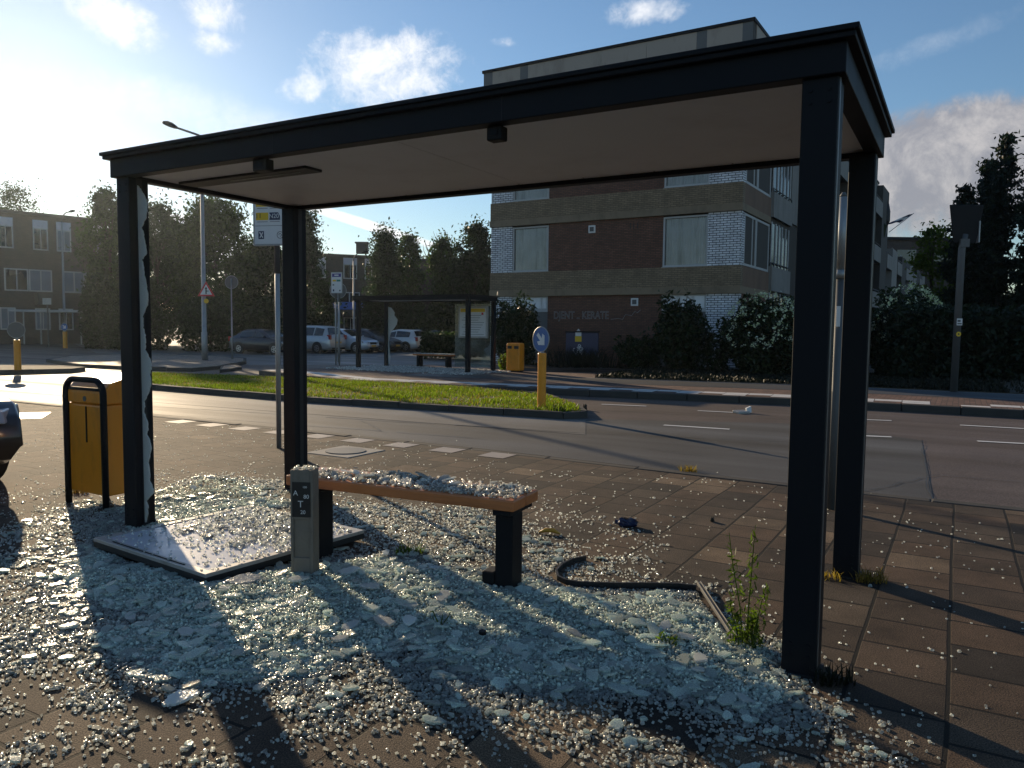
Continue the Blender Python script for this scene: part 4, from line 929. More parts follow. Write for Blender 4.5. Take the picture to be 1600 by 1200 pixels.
# ------------------------------------------------------------------ cars
CARS = {
 'sedan': dict(L=4.5, W=1.76, top=[(2.25, .52), (2.2, .68), (2.0, .80), (1.5, .90), (.95, .98), (.25, 1.38), (-.25, 1.46), (-.8, 1.45), (-1.25, 1.38), (-1.80, 1.08), (-2.1, 1.02), (-2.22, .92), (-2.25, .55)], belt=.94, ws=(.95, .25), rw=(-1.25, -1.80), side=[(.80, -.12), (-.18, -1.25)]),
 'hatch': dict(L=4.0, W=1.72, top=[(2.0, .50), (1.95, .70), (1.8, .80), (1.3, .94), (.85, 1.04), (.05, 1.44), (-.4, 1.52), (-1.2, 1.49), (-1.6, 1.42), (-1.9, 1.05), (-1.97, .8), (-2.0, .5)], belt=.97, ws=(.85, .05), rw=(-1.6, -1.9), side=[(.65, -.30), (-.38, -1.45)]),
 'mpv': dict(L=4.5, W=1.82, top=[(2.25, .52), (2.2, .75), (2.0, .88), (1.5, 1.02), (1.1, 1.10), (.2, 1.60), (-.3, 1.70), (-1.2, 1.69), (-1.8, 1.62), (-2.08, 1.15), (-2.2, .95), (-2.25, .5)], belt=1.06, ws=(1.1, .2), rw=(-1.8, -2.08), side=[(.85, -.10), (-.18, -1.0), (-1.08, -1.75)]),
}
def interp(tp, x):
    for (x0, z0), (x1, z1) in zip(tp, tp[1:]):
        if x1 <= x <= x0: return z0+(z1-z0)*(x0-x)/(x0-x1)
    return tp[-1][1]
def carpaint(name, c, metal=.3): return pm(name, c, .3, metal=metal, var=.05, scale=2, coat=.8, rvar=.03)
M['tyre'] = pm('tyre', (.014, .014, .015), .8, bump=.1); M['rim'] = pm('alloy rim', (.42, .43, .44), .35, metal=.8)
M['lamp_clear'] = pm('headlight', (.26, .28, .30), .12, spec=.9); M['lamp_red'] = pm('tail light', (.35, .015, .012), .2, spec=.8); M['plate'] = M['plate']
M['plate_y'] = pm('number plate', (.68, .40, .02), .4, var=.05)
M['car_glass'] = pm('car glass', (.020, .024, .028), .05, var=.2, spec=.9)
def make_car(label, kind, paint, loc, heading, group='parked cars'):
    S = CARS[kind]; t = thing('parked_car', label, 'car', loc, heading, group); tp = S['top']; hw = S['W']/2
    xs_ = sorted(set([round(-S['L']/2+S['L']*k/44, 4) for k in range(45)]+[p[0] for p in tp]), reverse=True)
    mb = MB(); rings = []
    for x in xs_:
        zt_ = interp(tp, x); e = abs(x)/(S['L']/2); nar = 1-.16*max(0, (e-.72)/.28)**2
        zb_ = .20+.10*max(0, (e-.85)/.15); w = hw*nar; belt = min(S['belt'], zt_-.02); cab = max(0, zt_-S['belt'])
        wt = w*(.97-.28*min(1, cab/.5)) if cab > 0 else w*.94
        r = [(0, zb_), (w*.86, zb_), (w*.97, zb_+.10), (w, .50 if zt_ > .6 else (zb_+zt_)/2), (w*.985, belt-.02), (w*.955, belt), (wt+.0, zt_-.07 if cab > .12 else max(belt, zt_-.03)+.001), (wt*.86, zt_-.012), (0, zt_)]
        full = [(-a, b) for a, b in r[1:-1]][::-1]
        ring = [(r[0][0], r[0][1])]+r[1:]+full
        rings.append([(x, a, b) for a, b in ring])
    n = len(rings[0])
    for ring in rings: mb.v += ring
    for i in range(len(rings)-1):
        for k in range(n): mb.f.append((i*n+k, (i+1)*n+k, (i+1)*n+(k+1) % n, i*n+(k+1) % n))
    mb.f.append(tuple(range(n))); mb.f.append(tuple((len(rings)-1)*n+k for k in range(n))[::-1])
    body = mb.build('body', paint, t, smooth=True)
    # glass, laid just proud of the body
    def gw(x, inset=0.):  # half width and height of the cabin top at x
        zt_ = interp(tp, x); cab = max(0, zt_-S['belt']); return hw*(.97-.28*min(1, cab/.5)), zt_
    for nm, (xa, xb_) in (('windscreen', S['ws']), ('rear_window', S['rw'])):
        a, za = xa+(-.06 if nm == 'windscreen' else -.06), 0
        m_ = MB(); st_ = 6
        for i in range(st_+1):
            x = (xa-.04)+(xb_+.05-xa)*(i/st_) if nm == 'windscreen' else (xa-.03)+(xb_+.03-xa)*(i/st_)
            zt_ = interp(tp, x); w = gw(x)[0]*.84
            m_.v += [(x+(.012 if nm == 'windscreen' else -.012), -w, zt_+.0), (x+(.012 if nm == 'windscreen' else -.012), -w*.5, zt_+.014), (x+(.012 if nm == 'windscreen' else -.012), 0, zt_+.018), (x+(.012 if nm == 'windscreen' else -.012), w*.5, zt_+.014), (x+(.012 if nm == 'windscreen' else -.012), w, zt_+.0)]
        for i in range(st_):
            for k in range(4): m_.f.append((i*5+k, (i+1)*5+k, (i+1)*5+k+1, i*5+k+1))
        m_.build(nm, M['car_glass'], t, smooth=True)
    for sgn_ in (-1, 1):
        for (xa, xb_) in S['side']:
            m_ = MB(); pts = []
            for i in range(7):
                x = xa+(xb_-xa)*i/6; zt_ = interp(tp, x); cab = max(.02, zt_-S['belt']); w0 = hw*.955; w1 = gw(x)[0]
                ztop = max(S['belt']+.05, zt_-.13); f = (ztop-S['belt'])/max(.05, (zt_-.07-S['belt']))
                m_.v += [(x, sgn_*(w0+.010), S['belt']+.03), (x, sgn_*(w0+(w1-w0)*f+.014), ztop)]
            for i in range(6): m_.f.append((i*2, i*2+2, i*2+3, i*2+1))
            m_.build('side_window', M['car_glass'], t)
        MB().obox((S['ws'][0]-.22, sgn_*(hw+.07), S['belt']+.06), (.06, 0, 0), (0, .085, 0), (0, 0, .06)).build('mirror', paint, t, bevel=.02)
        for x in (.10-.35 if False else -.15,): MB().box(x-.11, x, sgn_*hw*.985-(.0 if sgn_ > 0 else .02), sgn_*hw*.985+(.02 if sgn_ > 0 else .0), S['belt']-.15, S['belt']-.12).build('door_handle', paint, t)
        xl = S['L']/2
        MB().obox((xl-.20, sgn_*hw*.80, .685), (.16, -sgn_*.15, -.015), (.03, sgn_*.035, .0), (-.02, 0, .055)).build('headlight', M['lamp_clear'], t, bevel=.012)
        zr = .72 if kind != 'mpv' else .85
        MB().box(-xl-.012, -xl+.25, sgn_*hw*.80-.075, sgn_*hw*.80+.075, zr, zr+.28).build('tail_light', M['lamp_red'], t, bevel=.02)
        for xw in (S['L']*.305, -S['L']*.295):
            MB().cyl((xw, sgn_*(hw-.06), .34), (0, 1, 0), .375, .135, 28).build('wheel_arch', M['rubber'], t)
            w = MB().cyl((xw, sgn_*(hw-.10), .31), (0, 1, 0), .31, .23, 28).build('wheel', M['tyre'], t, bevel=.03)
            rm = MB().cyl((xw, sgn_*(hw+.018), .31), (0, 1, 0), .195, .012, 24)
            rm.build('rim', M['rim'], w)
            sp = MB()
            for k in range(5):
                a = 2*PI*k/5; sp.obox((xw+.12*math.cos(a), sgn_*(hw+.0255), .31+.12*math.sin(a)), (.035*math.cos(a+.7), 0, .035*math.sin(a+.7)), (0, .001, 0), (-.04*math.sin(a+.7), 0, .04*math.cos(a+.7)))
            sp.build('rim_gaps', M['tyre'], w)
    MB().box(S['L']/2-.02, S['L']/2+.02, -.26, .26, .40, .51).build('number_plate', M['plate_y'], t)
    MB().box(-S['L']/2-.025, -S['L']/2+.02, -.26, .26, .62, .73).build('number_plate', M['plate_y'], t)
    MB().box(S['L']/2-.06, S['L']/2+.012, -.48, .48, .24, .37).box(S['L']/2-.07, S['L']/2+.004, -.36, .36, .56, .68).build('grille', M['black_plastic'], t, bevel=.01)
    MB().box(-S['L']/2-.012, -S['L']/2+.05, -.6, .6, .28, .36).build('bumper_insert', M['black_plastic'], t)
    return t
HD = math.atan2(-.44, .90)
def cp_(px, Y): p = D(px, 545, Y); return (p.x, p.y, RZ+.004)
make_car('dark blue saloon car parked nearest the tall lamp, nose to the right', 'sedan', carpaint('midnight paint', (.010, .013, .022)), cp_(417, 45.5), HD)
make_car('silver estate car parked tail to the right behind the dark saloon', 'mpv', carpaint('silver paint', (.52, .53, .53), .4), cp_(484, 48.5), HD+PI)
make_car('silver blue hatchback parked nose to the right behind the bus stop poles', 'hatch', carpaint('ice blue paint', (.55, .60, .66), .3), cp_(541, 49.5), HD+.1)
make_car('dark grey hatchback parked nose to the right between two silver cars', 'hatch', carpaint('graphite paint', (.035, .040, .045), .4), cp_(580, 51.5), HD+.1)
make_car('small silver hatchback parked tail to the right, seen through the far shelter', 'hatch', carpaint('pale silver paint', (.62, .62, .60), .3), cp_(622, 53.), HD+PI)
make_car('dark green car parked nose to the right beyond the small silver hatchback', 'hatch', carpaint('bottle green paint', (.012, .030, .024), .3), cp_(660, 55.), HD)
make_car('dark green saloon parked half behind the clipped hedge', 'sedan', carpaint('deep green paint', (.014, .026, .022), .3), cp_(695, 56.), HD)
q = D(112, 520, 74); make_car('pale car parked under the flat canopy at the far left', 'sedan', carpaint('white car paint', (.5, .52, .54), .1), (q.x, q.y, RZ), .1)
p = G(33, 748); nc = make_car('dark car cut off by the left edge of the picture beside the yellow bin', 'sedan', carpaint('black car paint', (.012, .014, .016), .3), (0, 0, 0), 0, group=None)
hd_ = TH+PI; fwd = Vector((math.cos(hd_), math.sin(hd_), 0)); rt = Vector((fwd.y, -fwd.x, 0))
p = D(32, 700, 6.9); cc = Vector((p.x, p.y, 0))-fwd*2.24 + rt*.72
nc.location = cc; nc.rotation_euler = (0, 0, hd_)

# ------------------------------------------------------------------ foliage
def leaves(name, C, size, mat, parent=None, droop=.0, elong=1.7, nrm=None):
    """many small bent leaf faces at the points C"""
    C = np.asarray(C, float); n = len(C); s = (np.asarray(size) if np.ndim(size) else np.full(n, size))[:, None]
    a = NR.normal(size=(n, 3)); a[:, 2] -= droop; a /= np.linalg.norm(a, axis=1)[:, None]
    b = NR.normal(size=(n, 3)); b -= a*(a*b).sum(1)[:, None]; b /= np.linalg.norm(b, axis=1)[:, None]
    c = np.cross(a, b)
    p0 = C-a*s*elong*.5; p2 = C+a*s*elong*.5; m = C+c*s*.12
    V = np.stack([p0, m-b*s*.42, p2, m+b*s*.42], 1).reshape(-1, 3)
    i = np.arange(n)[:, None]*4; Fc = np.concatenate([i+[0, 1, 2], i+[0, 2, 3]], 1).reshape(-1, 3)
    return link(name, fastmesh(name, V, Fc), mat, parent)
def clumpy(n, clumps, rad, flat=.8):
    """n points gathered round the clump centres (k,3)"""
    k = NR.randint(0, len(clumps), n); r = np.asarray(rad)
    p = NR.normal(size=(n, 3)); p /= np.linalg.norm(p, axis=1)[:, None]; p *= (NR.rand(n)**.45)[:, None]; p[:, 2] *= flat
    rr = r[k] if r.ndim else np.full(n, r); return clumps[k]+p*rr[:, None]
def tree(name, label, base, h, w, kind='round', n=6000, mat='leaf_olive', clump=45, leaf=.20, trunk=True, group=None, low=.18, cr=.13):
    t = thing(name, label, 'tree', base, 0, group)
    cl = []
    while len(cl) < clump:
        u = rnd.random(); a = rnd.uniform(0, 2*PI)
        if kind == 'cone':
            z = h*(low+(1-low)*u**1.25*.99); R_ = w*(1-((z/h-low)/(1-low)))**.85*.92+.12; r = R_*math.sqrt(rnd.uniform(.35, 1))
        elif kind == 'ragged':
            z = h*(low+(1-low)*u); e = (z/h-low)/(1-low); R_ = w*(.55+.45*math.sin(e*9+rnd.random()*2))*(1-e)**.5+.1; r = R_*math.sqrt(rnd.uniform(.2, 1))
        else:
            z = h*(low+(1-low)*u); e = (z/h-low)/(1-low); R_ = w*math.sqrt(max(0.02, 1-(2*e-.85)**2/1.35))*rnd.uniform(.8, 1.12); r = R_*math.sqrt(rnd.uniform(.25, 1))
        cl.append((r*math.cos(a), r*math.sin(a), z))
    cl = np.array(cl); ext = w*cr*5/ (1 if kind == 'round' else 1.2)*.92
    rad = NR.uniform(.55, 1.15, len(cl))*ext*(np.where(cl[:, 2] > h*.8, .62, 1.) if kind != 'round' else 1)*.62
    P = clumpy(n, cl, rad, .75)
    jit = NR.rand(len(P)) < .38; P[jit] += NR.normal(size=(jit.sum(), 3))*ext*.42
    P = P[P[:, 2] > h*low*.6]
    leaves('crown', P, NR.uniform(.6, 1.3, len(P))*leaf, M[mat], t, droop=.5 if kind != 'round' else .2)
    if trunk:
        mb = MB(); r0 = max(.07, h*.018)
        mb.tube([(0, 0, -.2), (.04, 0, h*.25), (-.06, .05, h*.55), (0, 0, h*.85)], [r0, r0*.8, r0*.5, r0*.12], 9)
        for c in cl[::max(1, len(cl)//14)]:
            z0 = max(h*.15, c[2]*.62); mb.tube([(0, 0, z0), (c[0]*.5, c[1]*.5, (z0+c[2])/2+.1), tuple(c)], [r0*.35, r0*.22, r0*.06], 6)
        mb.build('trunk', M['bark'], t, smooth=True)
    return t
def place(px, Y): p = D(px, 545, Y); return (p.x, p.y, RZ)
def hgt(py, px, Y): return D(px, py, Y).z-RZ
def wid(dpx, Y): return dpx/F*Y
TG = 'trees behind the car park and terraces'
for (px, Y, top, half, kind, n, mat, lab) in [
    (25, 80, 297, 46, 'round', 3600, 'leaf_olive', 'broad tree showing above the left terrace roof'),
    (176, 54, 303, 34, 'round', 5200, 'leaf_olive', 'leafy tree rising left of the broken shelter post in front of the terrace'),
    (248, 58, 326, 42, 'round', 6000, 'leaf_dark', 'dark round tree just right of the broken shelter post'),
    (340, 54, 311, 50, 'round', 8200, 'leaf_olive', 'largest leafy tree, behind the tall lamp mast'),
    (416, 57, 382, 36, 'round', 5200, 'leaf_dark', 'lower dark tree behind the near bus stop sign'),
    (480, 55, 331, 40, 'cone', 6800, 'leaf_dark', 'pointed dark tree just right of the back shelter post'),
    (603, 62, 362, 42, 'cone', 5600, 'leaf_dark', 'broad pointed tree behind the curved street lamp'),
    (637, 66, 372, 24, 'round', 2600, 'leaf_olive', 'small round tree against the blank end wall'),
    (692, 60, 374, 32, 'ragged', 4800, 'leaf_olive', 'ragged yellowish tree in front of the bare branches'),
    (212, 66, 345, 40, 'round', 4200, 'leaf_dark', 'dark tree filling the gap left of the round tree by the broken post'), (292, 68, 352, 30, 'round', 4200, 'leaf_dark', 'dark tree filling the gap left of the largest leafy tree'), 
    (742, 58, 356, 32, 'round', 5600, 'leaf_dark', 'dense tree beside the left edge of the brick apartment block')]:
    tree('broadleaf_tree' if kind == 'round' else 'conical_tree', lab, place(px, Y), hgt(top, px, Y), wid(half*1.15, Y), kind, int(n*3.2), mat, 130, .165 if kind != 'cone' else .15, group=TG, low=.10, cr=.11)
# bare crown far behind
q = place(690, 86); t = thing('bare_tree', 'leafless pale tree with upright twigs beyond the end wall', 'tree', q, 0)
mb = MB(); hb = hgt(360, 690, 86)
for k in range(46):
    a = rnd.uniform(-1, 1); x1 = a*wid(42, 86); z1 = hb*(1-.20*a*a)*rnd.uniform(.9, 1); y1 = rnd.uniform(-2, 2)
    mb.tube([(x1*.1, 0, hb*.45), (x1*.55+rnd.uniform(-.2, .2), y1*.5, hb*.70), (x1*.9, y1, z1*.93), (x1+rnd.uniform(-.3, .3), y1, z1)], [.07, .05, .03, .012], 5)
mb.build('twigs', M['bark'], t); MB().tube([(0, 0, 0), (0, 0, hb*.46)], [.25, .15], 8).build('trunk', M['bark'], t)
# undergrowth under the left trees
for px, Y, top, half, lab in [(215, 50, 470, 60, 'dark thicket below the trees behind the paved island'), (330, 49, 462, 55, 'dark thicket behind the tall lamp mast'), (420, 50, 470, 40, 'dark thicket behind the saloon car'), (160, 52, 430, 30, 'tall shrub in front of the left terrace')]:
    h_, w_ = hgt(top, px, Y), wid(half, Y); p = NR.normal(size=(3800, 3)); p /= np.linalg.norm(p, axis=1)[:, None]; p *= NR.rand(3800, 1)**.33
    P = p*[w_, 1.6, h_*.62]+[0, 0, h_*.42]; P = P[P[:, 2] > 0]
    t = thing('shrub', lab, 'shrub', place(px, Y), 0, 'shrubs below the left trees'); leaves('foliage', P, NR.uniform(.6, 1.3, len(P))*.17, M['leaf_dark'], t)
    MB().tube([(0, 0, 0), (0, 0, h_*.6)], [.12, .03], 7).build('stem', M['bark'], t)
# conifers on the right
for px, Y, top, half, lab, kind in [(1556, 42, 212, 52, 'tallest dark conifer at the right edge', 'ragged'), (1497, 44, 292, 44, 'shorter dark conifer behind the traffic light', 'ragged'), (1606, 40, 218, 42, 'dark conifer cut off by the right edge of the picture', 'ragged'), (1530, 46, 252, 46, 'dark conifer between the tallest one and the traffic light', 'ragged'), (1660, 40, 225, 50, 'dark conifer just outside the right edge', 'ragged')]:
    h_ = hgt(top, px, Y); w_ = wid(half, Y)
    t = thing('conifer', lab, 'tree', (D(px, 545, Y).x, Y, PZ), 0, 'conifers at the right'); P = []; cl = []
    for k in range(150):
        e = k/150; z = h_*(.04+.95*e); R_ = w_*(1-e)**.75*rnd.uniform(.55, 1.1)+.1; a = rnd.uniform(0, 2*PI); dz = rnd.uniform(.0, .3)*R_
        m_ = int(26+90*(1-e)); u = NR.rand(m_)**.7
        pts = np.stack([np.cos(a)*R_*u, np.sin(a)*R_*u, z-R_*.18*u+dz*u*u], 1)+NR.normal(size=(m_, 3))*(.10+.12*(1-u))[:, None]*[1.2, 1.2, .8]; P.append(pts)
    P = np.concatenate(P); leaves('crown', P, NR.uniform(.6, 1.3, len(P))*.15, M['leaf_fir'], t, droop=-.5, elong=2.2)
    MB().tube([(0, 0, 0), (0, 0, h_*.97)], [.2, .02], 8).build('trunk', M['bark'], t)
q = D(1452, 545, 46); tree('broadleaf_tree', 'light green tree at the foot of the conifers beside the balconies', (q.x, 46, PZ), D(1452, 352, 46).z, wid(34, 46), 'round', 3600, 'leaf_bright', 36, .16, low=.15)
# shrubs and hedges by the building
def shrub(label, px, Y, top, half, mat, n, flowers=0, leaf=.09, stalks=0, depth=1.0, box=False, name='shrub', cat='shrub', group=None, low=0.):
    q = D(px, 545, Y); h_ = D(px, top, Y).z-PZ; w_ = wid(half, Y); t = thing(name, label, cat, (q.x, Y, PZ), 0, group)
    if box: P = NR.uniform(-1, 1, size=(n, 3))*[w_, depth, h_/2]+[0, 0, h_/2]; P[:, 2] += NR.normal(size=n)*.06
    else:
        p = NR.normal(size=(n, 3)); p /= np.linalg.norm(p, axis=1)[:, None]; p *= (.55+.45*NR.rand(n, 1))*(1+.16*np.sin(p[:, :1]*7+p[:, 2:]*5))
        P = p*[w_, depth, h_*.56]+[0, 0, h_*.44]
        P = P[P[:, 2] > low]
    leaves('foliage', P, NR.uniform(.6, 1.3, len(P))*leaf, M[mat], t)
    mb = MB()
    for k in range(7): a = rnd.uniform(0, 6.28); mb.tube([(0, 0, -.1), (math.cos(a)*w_*.3, math.sin(a)*depth*.3, h_*.4), (math.cos(a)*w_*.6, math.sin(a)*depth*.6, h_*.75)], [.03, .02, .008], 5)
    mb.build('stem', M['bark'], t)
    if flowers:
        p = NR.normal(size=(flowers*3, 3)); p /= np.linalg.norm(p, axis=1)[:, None]; p[:, 1] = -np.abs(p[:, 1]); P = p*[w_*1.02, depth*1.14, h_*.60]+[0, 0, h_*.44]
        P = P[P[:, 2] > h_*.35][:flowers]
        PP = np.repeat(P, 7, 0)+NR.normal(size=(len(P)*7, 3))*.05; leaves('blossom', PP, NR.uniform(.6, 1.3, len(PP))*.075, M['flower'], t, elong=1.)
    if stalks:
        mb = MB(); pts = []
        for k in range(stalks):
            x = rnd.uniform(-.9, .9)*w_; z1 = h_*(1.0+rnd.uniform(-.25, .16)); mb.tube([(x*.6, 0, 0), (x*.9, 0, h_*.6), (x, -.1, z1)], [.02, .012, .005], 5)
            m_ = 60; u = NR.rand(m_); pts.append(np.stack([x*(.6+.4*u), -.1*u, z1*(.35+.65*u)], 1)+NR.normal(size=(m_, 3))*.10)
        P = np.concatenate(pts); leaves('leafy_shoots', P, NR.uniform(.6, 1.3, len(P))*leaf*1.1, M[mat], t, elong=2.4); mb.build('shoots', M['bark'], t)
    return t
SG = 'shrubs along the brick building'
shrub('dark leafy shrub at the left corner of the brick building behind the yellow bin', 803, 33, 472, 40, 'leaf_shrub', 5200, stalks=12, leaf=.10, group=SG)
shrub('low dark shrub against the brown brick wall', 1000, 30, 525, 40, 'leaf_shrub', 2600, stalks=6, leaf=.09, group=SG)
shrub('tall leggy shrub in front of the right ground floor window', 1063, 28.5, 470, 40, 'leaf_shrub', 4200, stalks=16, leaf=.10, group=SG)
shrub('sparse shrub in front of the lower white brick pier', 1118, 28, 520, 22, 'leaf_shrub', 900, stalks=7, leaf=.09, group=SG)
shrub('blossoming shrub at the right corner of the brick building', 1192, 26.5, 462, 66, 'leaf_shrub', 9000, flowers=150, leaf=.10, group=SG, depth=1.5)
shrub('blossoming shrub to the right of the shelter posts', 1408, 26.5, 452, 62, 'leaf_shrub', 9000, flowers=130, leaf=.10, group=SG, depth=1.5)
shrub('dark shrub hidden behind the right shelter post', 1290, 27, 470, 60, 'leaf_shrub', 6000, leaf=.10, group=SG, depth=1.5)
shrub('long dark clipped hedge behind the traffic light', 1560, 25, 482, 175, 'leaf_fir', 20000, box=True, name='hedge', cat='hedge', depth=.9, leaf=.11)
shrub('square dark clipped hedge between the parked cars and the far bench', 688, 41, 521, 27, 'leaf_dark', 5200, box=True, name='hedge', cat='hedge', depth=1.2, leaf=.11)
shrub('dark bush behind the poster case of the far shelter', 735, 40, 512, 28, 'leaf_dark', 3000, leaf=.12)
shrub('small ivy like weed climbing the left side of the far yellow bin', 786, 27.3, 552, 8, 'leaf_bright', 340, leaf=.06, depth=.25)
# rough grass beneath the building and sunny grass on the reserve
def blades(name, P, h, mat, lean=.35, wid_=.012):
    n = len(P); P = np.asarray(P); a = NR.rand(n)*2*PI; hh = np.asarray(h)*NR.uniform(.55, 1.35, n)
    dx, dy = np.cos(a), np.sin(a); lx = NR.normal(size=(n, 2))*lean*hh[:, None]
    w_ = wid_*(.6+.8*NR.rand(n))
    b0 = P+np.stack([dx*w_, dy*w_, 0*dx], 1); b1 = P-np.stack([dx*w_, dy*w_, 0*dx], 1)
    m_ = P+np.stack([lx[:, 0]*.35, lx[:, 1]*.35, hh*.6], 1); m0 = m_+np.stack([dx*w_*.7, dy*w_*.7, 0*dx], 1); m1 = m_-np.stack([dx*w_*.7, dy*w_*.7, 0*dx], 1)
    tip = P+np.stack([lx[:, 0], lx[:, 1], hh*.95], 1)
    V = np.stack([b0, b1, m1, m0, tip], 1).reshape(-1, 3); i = np.arange(n)[:, None]*5
    Fc = np.concatenate([i+[0, 1, 2], i+[0, 2, 3], i+[3, 2, 4]], 1).reshape(-1, 3)
    return link(name, fastmesh(name, V, Fc), mat)
def inpoly(X, Y, poly):
    ins_ = np.zeros(len(X), bool); n = len(poly)
    for i in range(n):
        x0, y0 = poly[i][0], poly[i][1]; x1, y1 = poly[i-1][0], poly[i-1][1]
        c = ((y0 > Y) != (y1 > Y)) & (X < (x1-x0)*(Y-y0)/((y1-y0) if y1 != y0 else 1e-9)+x0); ins_ ^= c
    return ins_
xs_ = [p.x for p in inn]; ys_ = [p.y for p in inn]; N_ = 90000
X = NR.uniform(min(xs_), max(xs_), N_); Y = NR.uniform(min(ys_), max(ys_), N_); k = inpoly(X, Y, inn); X, Y = X[k], Y[k]
pat = .5+.5*np.sin(X*1.7+np.sin(Y*2.1)*1.5)*np.sin(Y*1.3+X*.6); keep = NR.rand(len(X)) < .45+.55*pat; X, Y = X[keep], Y[keep]; pat = pat[keep]
tag(blades('grass', np.stack([X, Y, np.full(len(X), .0)], 1), (.035+.042*pat), M['grass'], wid_=.009), 'sunlit grass growing on the kerbed reserve', 'grass', kind='stuff')
kd = NR.rand(len(X)) < .22*(1.3-pat); tag(blades('dry_grass', np.stack([X[kd]+.03, Y[kd]+.02, np.zeros(kd.sum())], 1), .06+.0*X[kd], M['dry'], wid_=.007), 'dry straw stalks among the sunlit grass of the reserve', 'grass', kind='stuff')
# taller tuft round the bollard at the tip
c = G(868, 645, .0); P = np.stack([NR.normal(size=1500)*.42+c.x-.1, NR.normal(size=1500)*.30+c.y-.05, np.zeros(1500)], 1)[:900]
P = P[:900]; P = P[inpoly(P[:, 0], P[:, 1], inn)]; tag(blades('grass_tuft', P[:520], .13, M['grass'], lean=.45, wid_=.008), 'long unmown grass round the foot of the blue arrow bollard', 'grass', kind='stuff')
a_, b_ = off(fl[2:], 4.75), off(fl[2:], 11.5); N_ = 26000; u = NR.rand(N_); v = NR.rand(N_)**1.4
idx = np.minimum((u*(len(a_)-1)).astype(int), len(a_)-2); fr_ = u*(len(a_)-1)-idx
A_ = np.array([(p.x, p.y) for p in a_]); B_ = np.array([(p.x, p.y) for p in b_])
pa = A_[idx]*(1-fr_)[:, None]+A_[idx+1]*fr_[:, None]; pb_ = B_[idx]*(1-fr_)[:, None]+B_[idx+1]*fr_[:, None]; p = pa*(1-v)[:, None]+pb_*v[:, None]
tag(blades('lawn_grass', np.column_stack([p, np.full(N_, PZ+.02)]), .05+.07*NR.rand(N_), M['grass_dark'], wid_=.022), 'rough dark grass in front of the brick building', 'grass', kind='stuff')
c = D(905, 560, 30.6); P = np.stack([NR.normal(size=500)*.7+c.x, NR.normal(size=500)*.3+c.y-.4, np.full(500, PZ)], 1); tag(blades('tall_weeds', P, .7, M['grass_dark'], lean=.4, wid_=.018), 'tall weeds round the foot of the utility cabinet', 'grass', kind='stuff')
# weeds by the shelter
w0 = G(1165, 1012); t = thing('weed', 'tall leafy green weed growing through the paving beside the right front post', 'weed', w0, 0)
def weedplant(t, stems, leafn, size):
    mb = MB(); P = []
    for (x, y, h_, lx) in stems:
        pts = [(x, y, 0), (x+lx*.25, y, h_*.35), (x+lx*.7, y+.01, h_*.7), (x+lx, y+.01, h_)]; mb.tube(pts, [.004, .0035, .003, .0015], 6)
        u = NR.rand(leafn); c_ = np.stack([x+lx*u, np.full(leafn, y), h_*u], 1); a = NR.rand(leafn)*2*PI; d_ = (.035*(1.15-u)+.006); P.append(c_+np.stack([np.cos(a)*d_, np.sin(a)*d_, .01*NR.normal(size=leafn)], 1))
    mb.build('stem', M['weed'], t); P = np.concatenate(P); leaves('leaves', P, NR.uniform(.6, 1.2, len(P))*size, M['weed'], t, elong=4.2, droop=-.4)
weedplant(t, [(0, 0, .59, .03), (-.01, .01, .55, -.08), (.02, -.02, .30, .06), (-.03, 0, .22, -.05), (.01, .03, .16, .04), (.03, .0, .14, .0)], 90, .012)
t = thing('weed', 'small green weed sprouting from the middle of the glass heap', 'weed', G(1043, 1012), 0); weedplant(t, [(0, 0, .06, .02), (.0, .01, .07, -.02), (.01, 0, .05, .04), (-.01, 0, .05, -.04)], 12, .012)
t = thing('weed', 'thin bare weed stalk in the glass heap left of the right bench leg', 'weed', G(688, 985), 0); weedplant(t, [(0, 0, .09, .05), (0, 0, .10, -.04), (.0, .0, .08, .01)], 5, .007)
for (px, py, n_, m_, lab) in [(1358, 908, 110, 'dry', 'tuft of dry straw grass at the foot of the right back post'), (1292, 905, 40, 'dry', 'small orange weeds left of the right back post'), (1300, 1066, 90, 'grass_dark', 'dark moss and grass at the foot of the right front post'), (1306, 792, 60, 'grass_dark', 'dark grass tuft at the foot of the grey pole'), (1075, 737, 90, 'dry', 'withered grass on the near kerb'), (640, 865, 60, 'weed', 'sparse moss in the glass below the bench'), (120, 770, 60, 'dry', 'dry grass along a broken slab beside the left bin')]:
    c = G(px, py); P = np.stack([np.clip(NR.normal(size=n_), -1.5, 1.5)*.055+c.x, np.clip(NR.normal(size=n_), -1.5, 1.5)*.035+c.y, np.zeros(n_)], 1); tag(blades('grass_tuft', P, .07 if n_ > 50 else .05, M[m_], lean=.6, wid_=.004), lab, 'grass tuft', kind=None)
# ------------------------------------------------------------------ litter
# rubber seal: a loop at the far end, straight run, then a metal rail towards the weed
pts = [G(x, y, .030) for x, y in [(915, 868), (895, 872), (878, 880), (869, 890), (872, 899), (885, 905), (905, 908), (960, 910), (1010, 910), (1060, 911), (1088, 914)]]
pts_seal = pts[:]; mb = MB(); sm = []
for i in range(len(pts)-1):
    for k in range(4): sm.append(pts[i].lerp(pts[i+1], k/4))
sm.append(pts[-1])
for i in range(len(sm)-1):
    a, b = sm[i], sm[i+1]; d = (b-a).normalized(); n_ = Vector((-d.y, d.x, 0))*.007
    mb.hexa([a-n_-Vector((0, 0, .030)), b-n_-Vector((0, 0, .030)), b+n_-Vector((0, 0, .030)), a+n_-Vector((0, 0, .030)), a-n_, b-n_, b+n_, a+n_])
tag(mb.build('rubber_seal', M['rubber'], None), 'black rubber window seal curling round at one end in front of the glass heap', 'rubber strip')
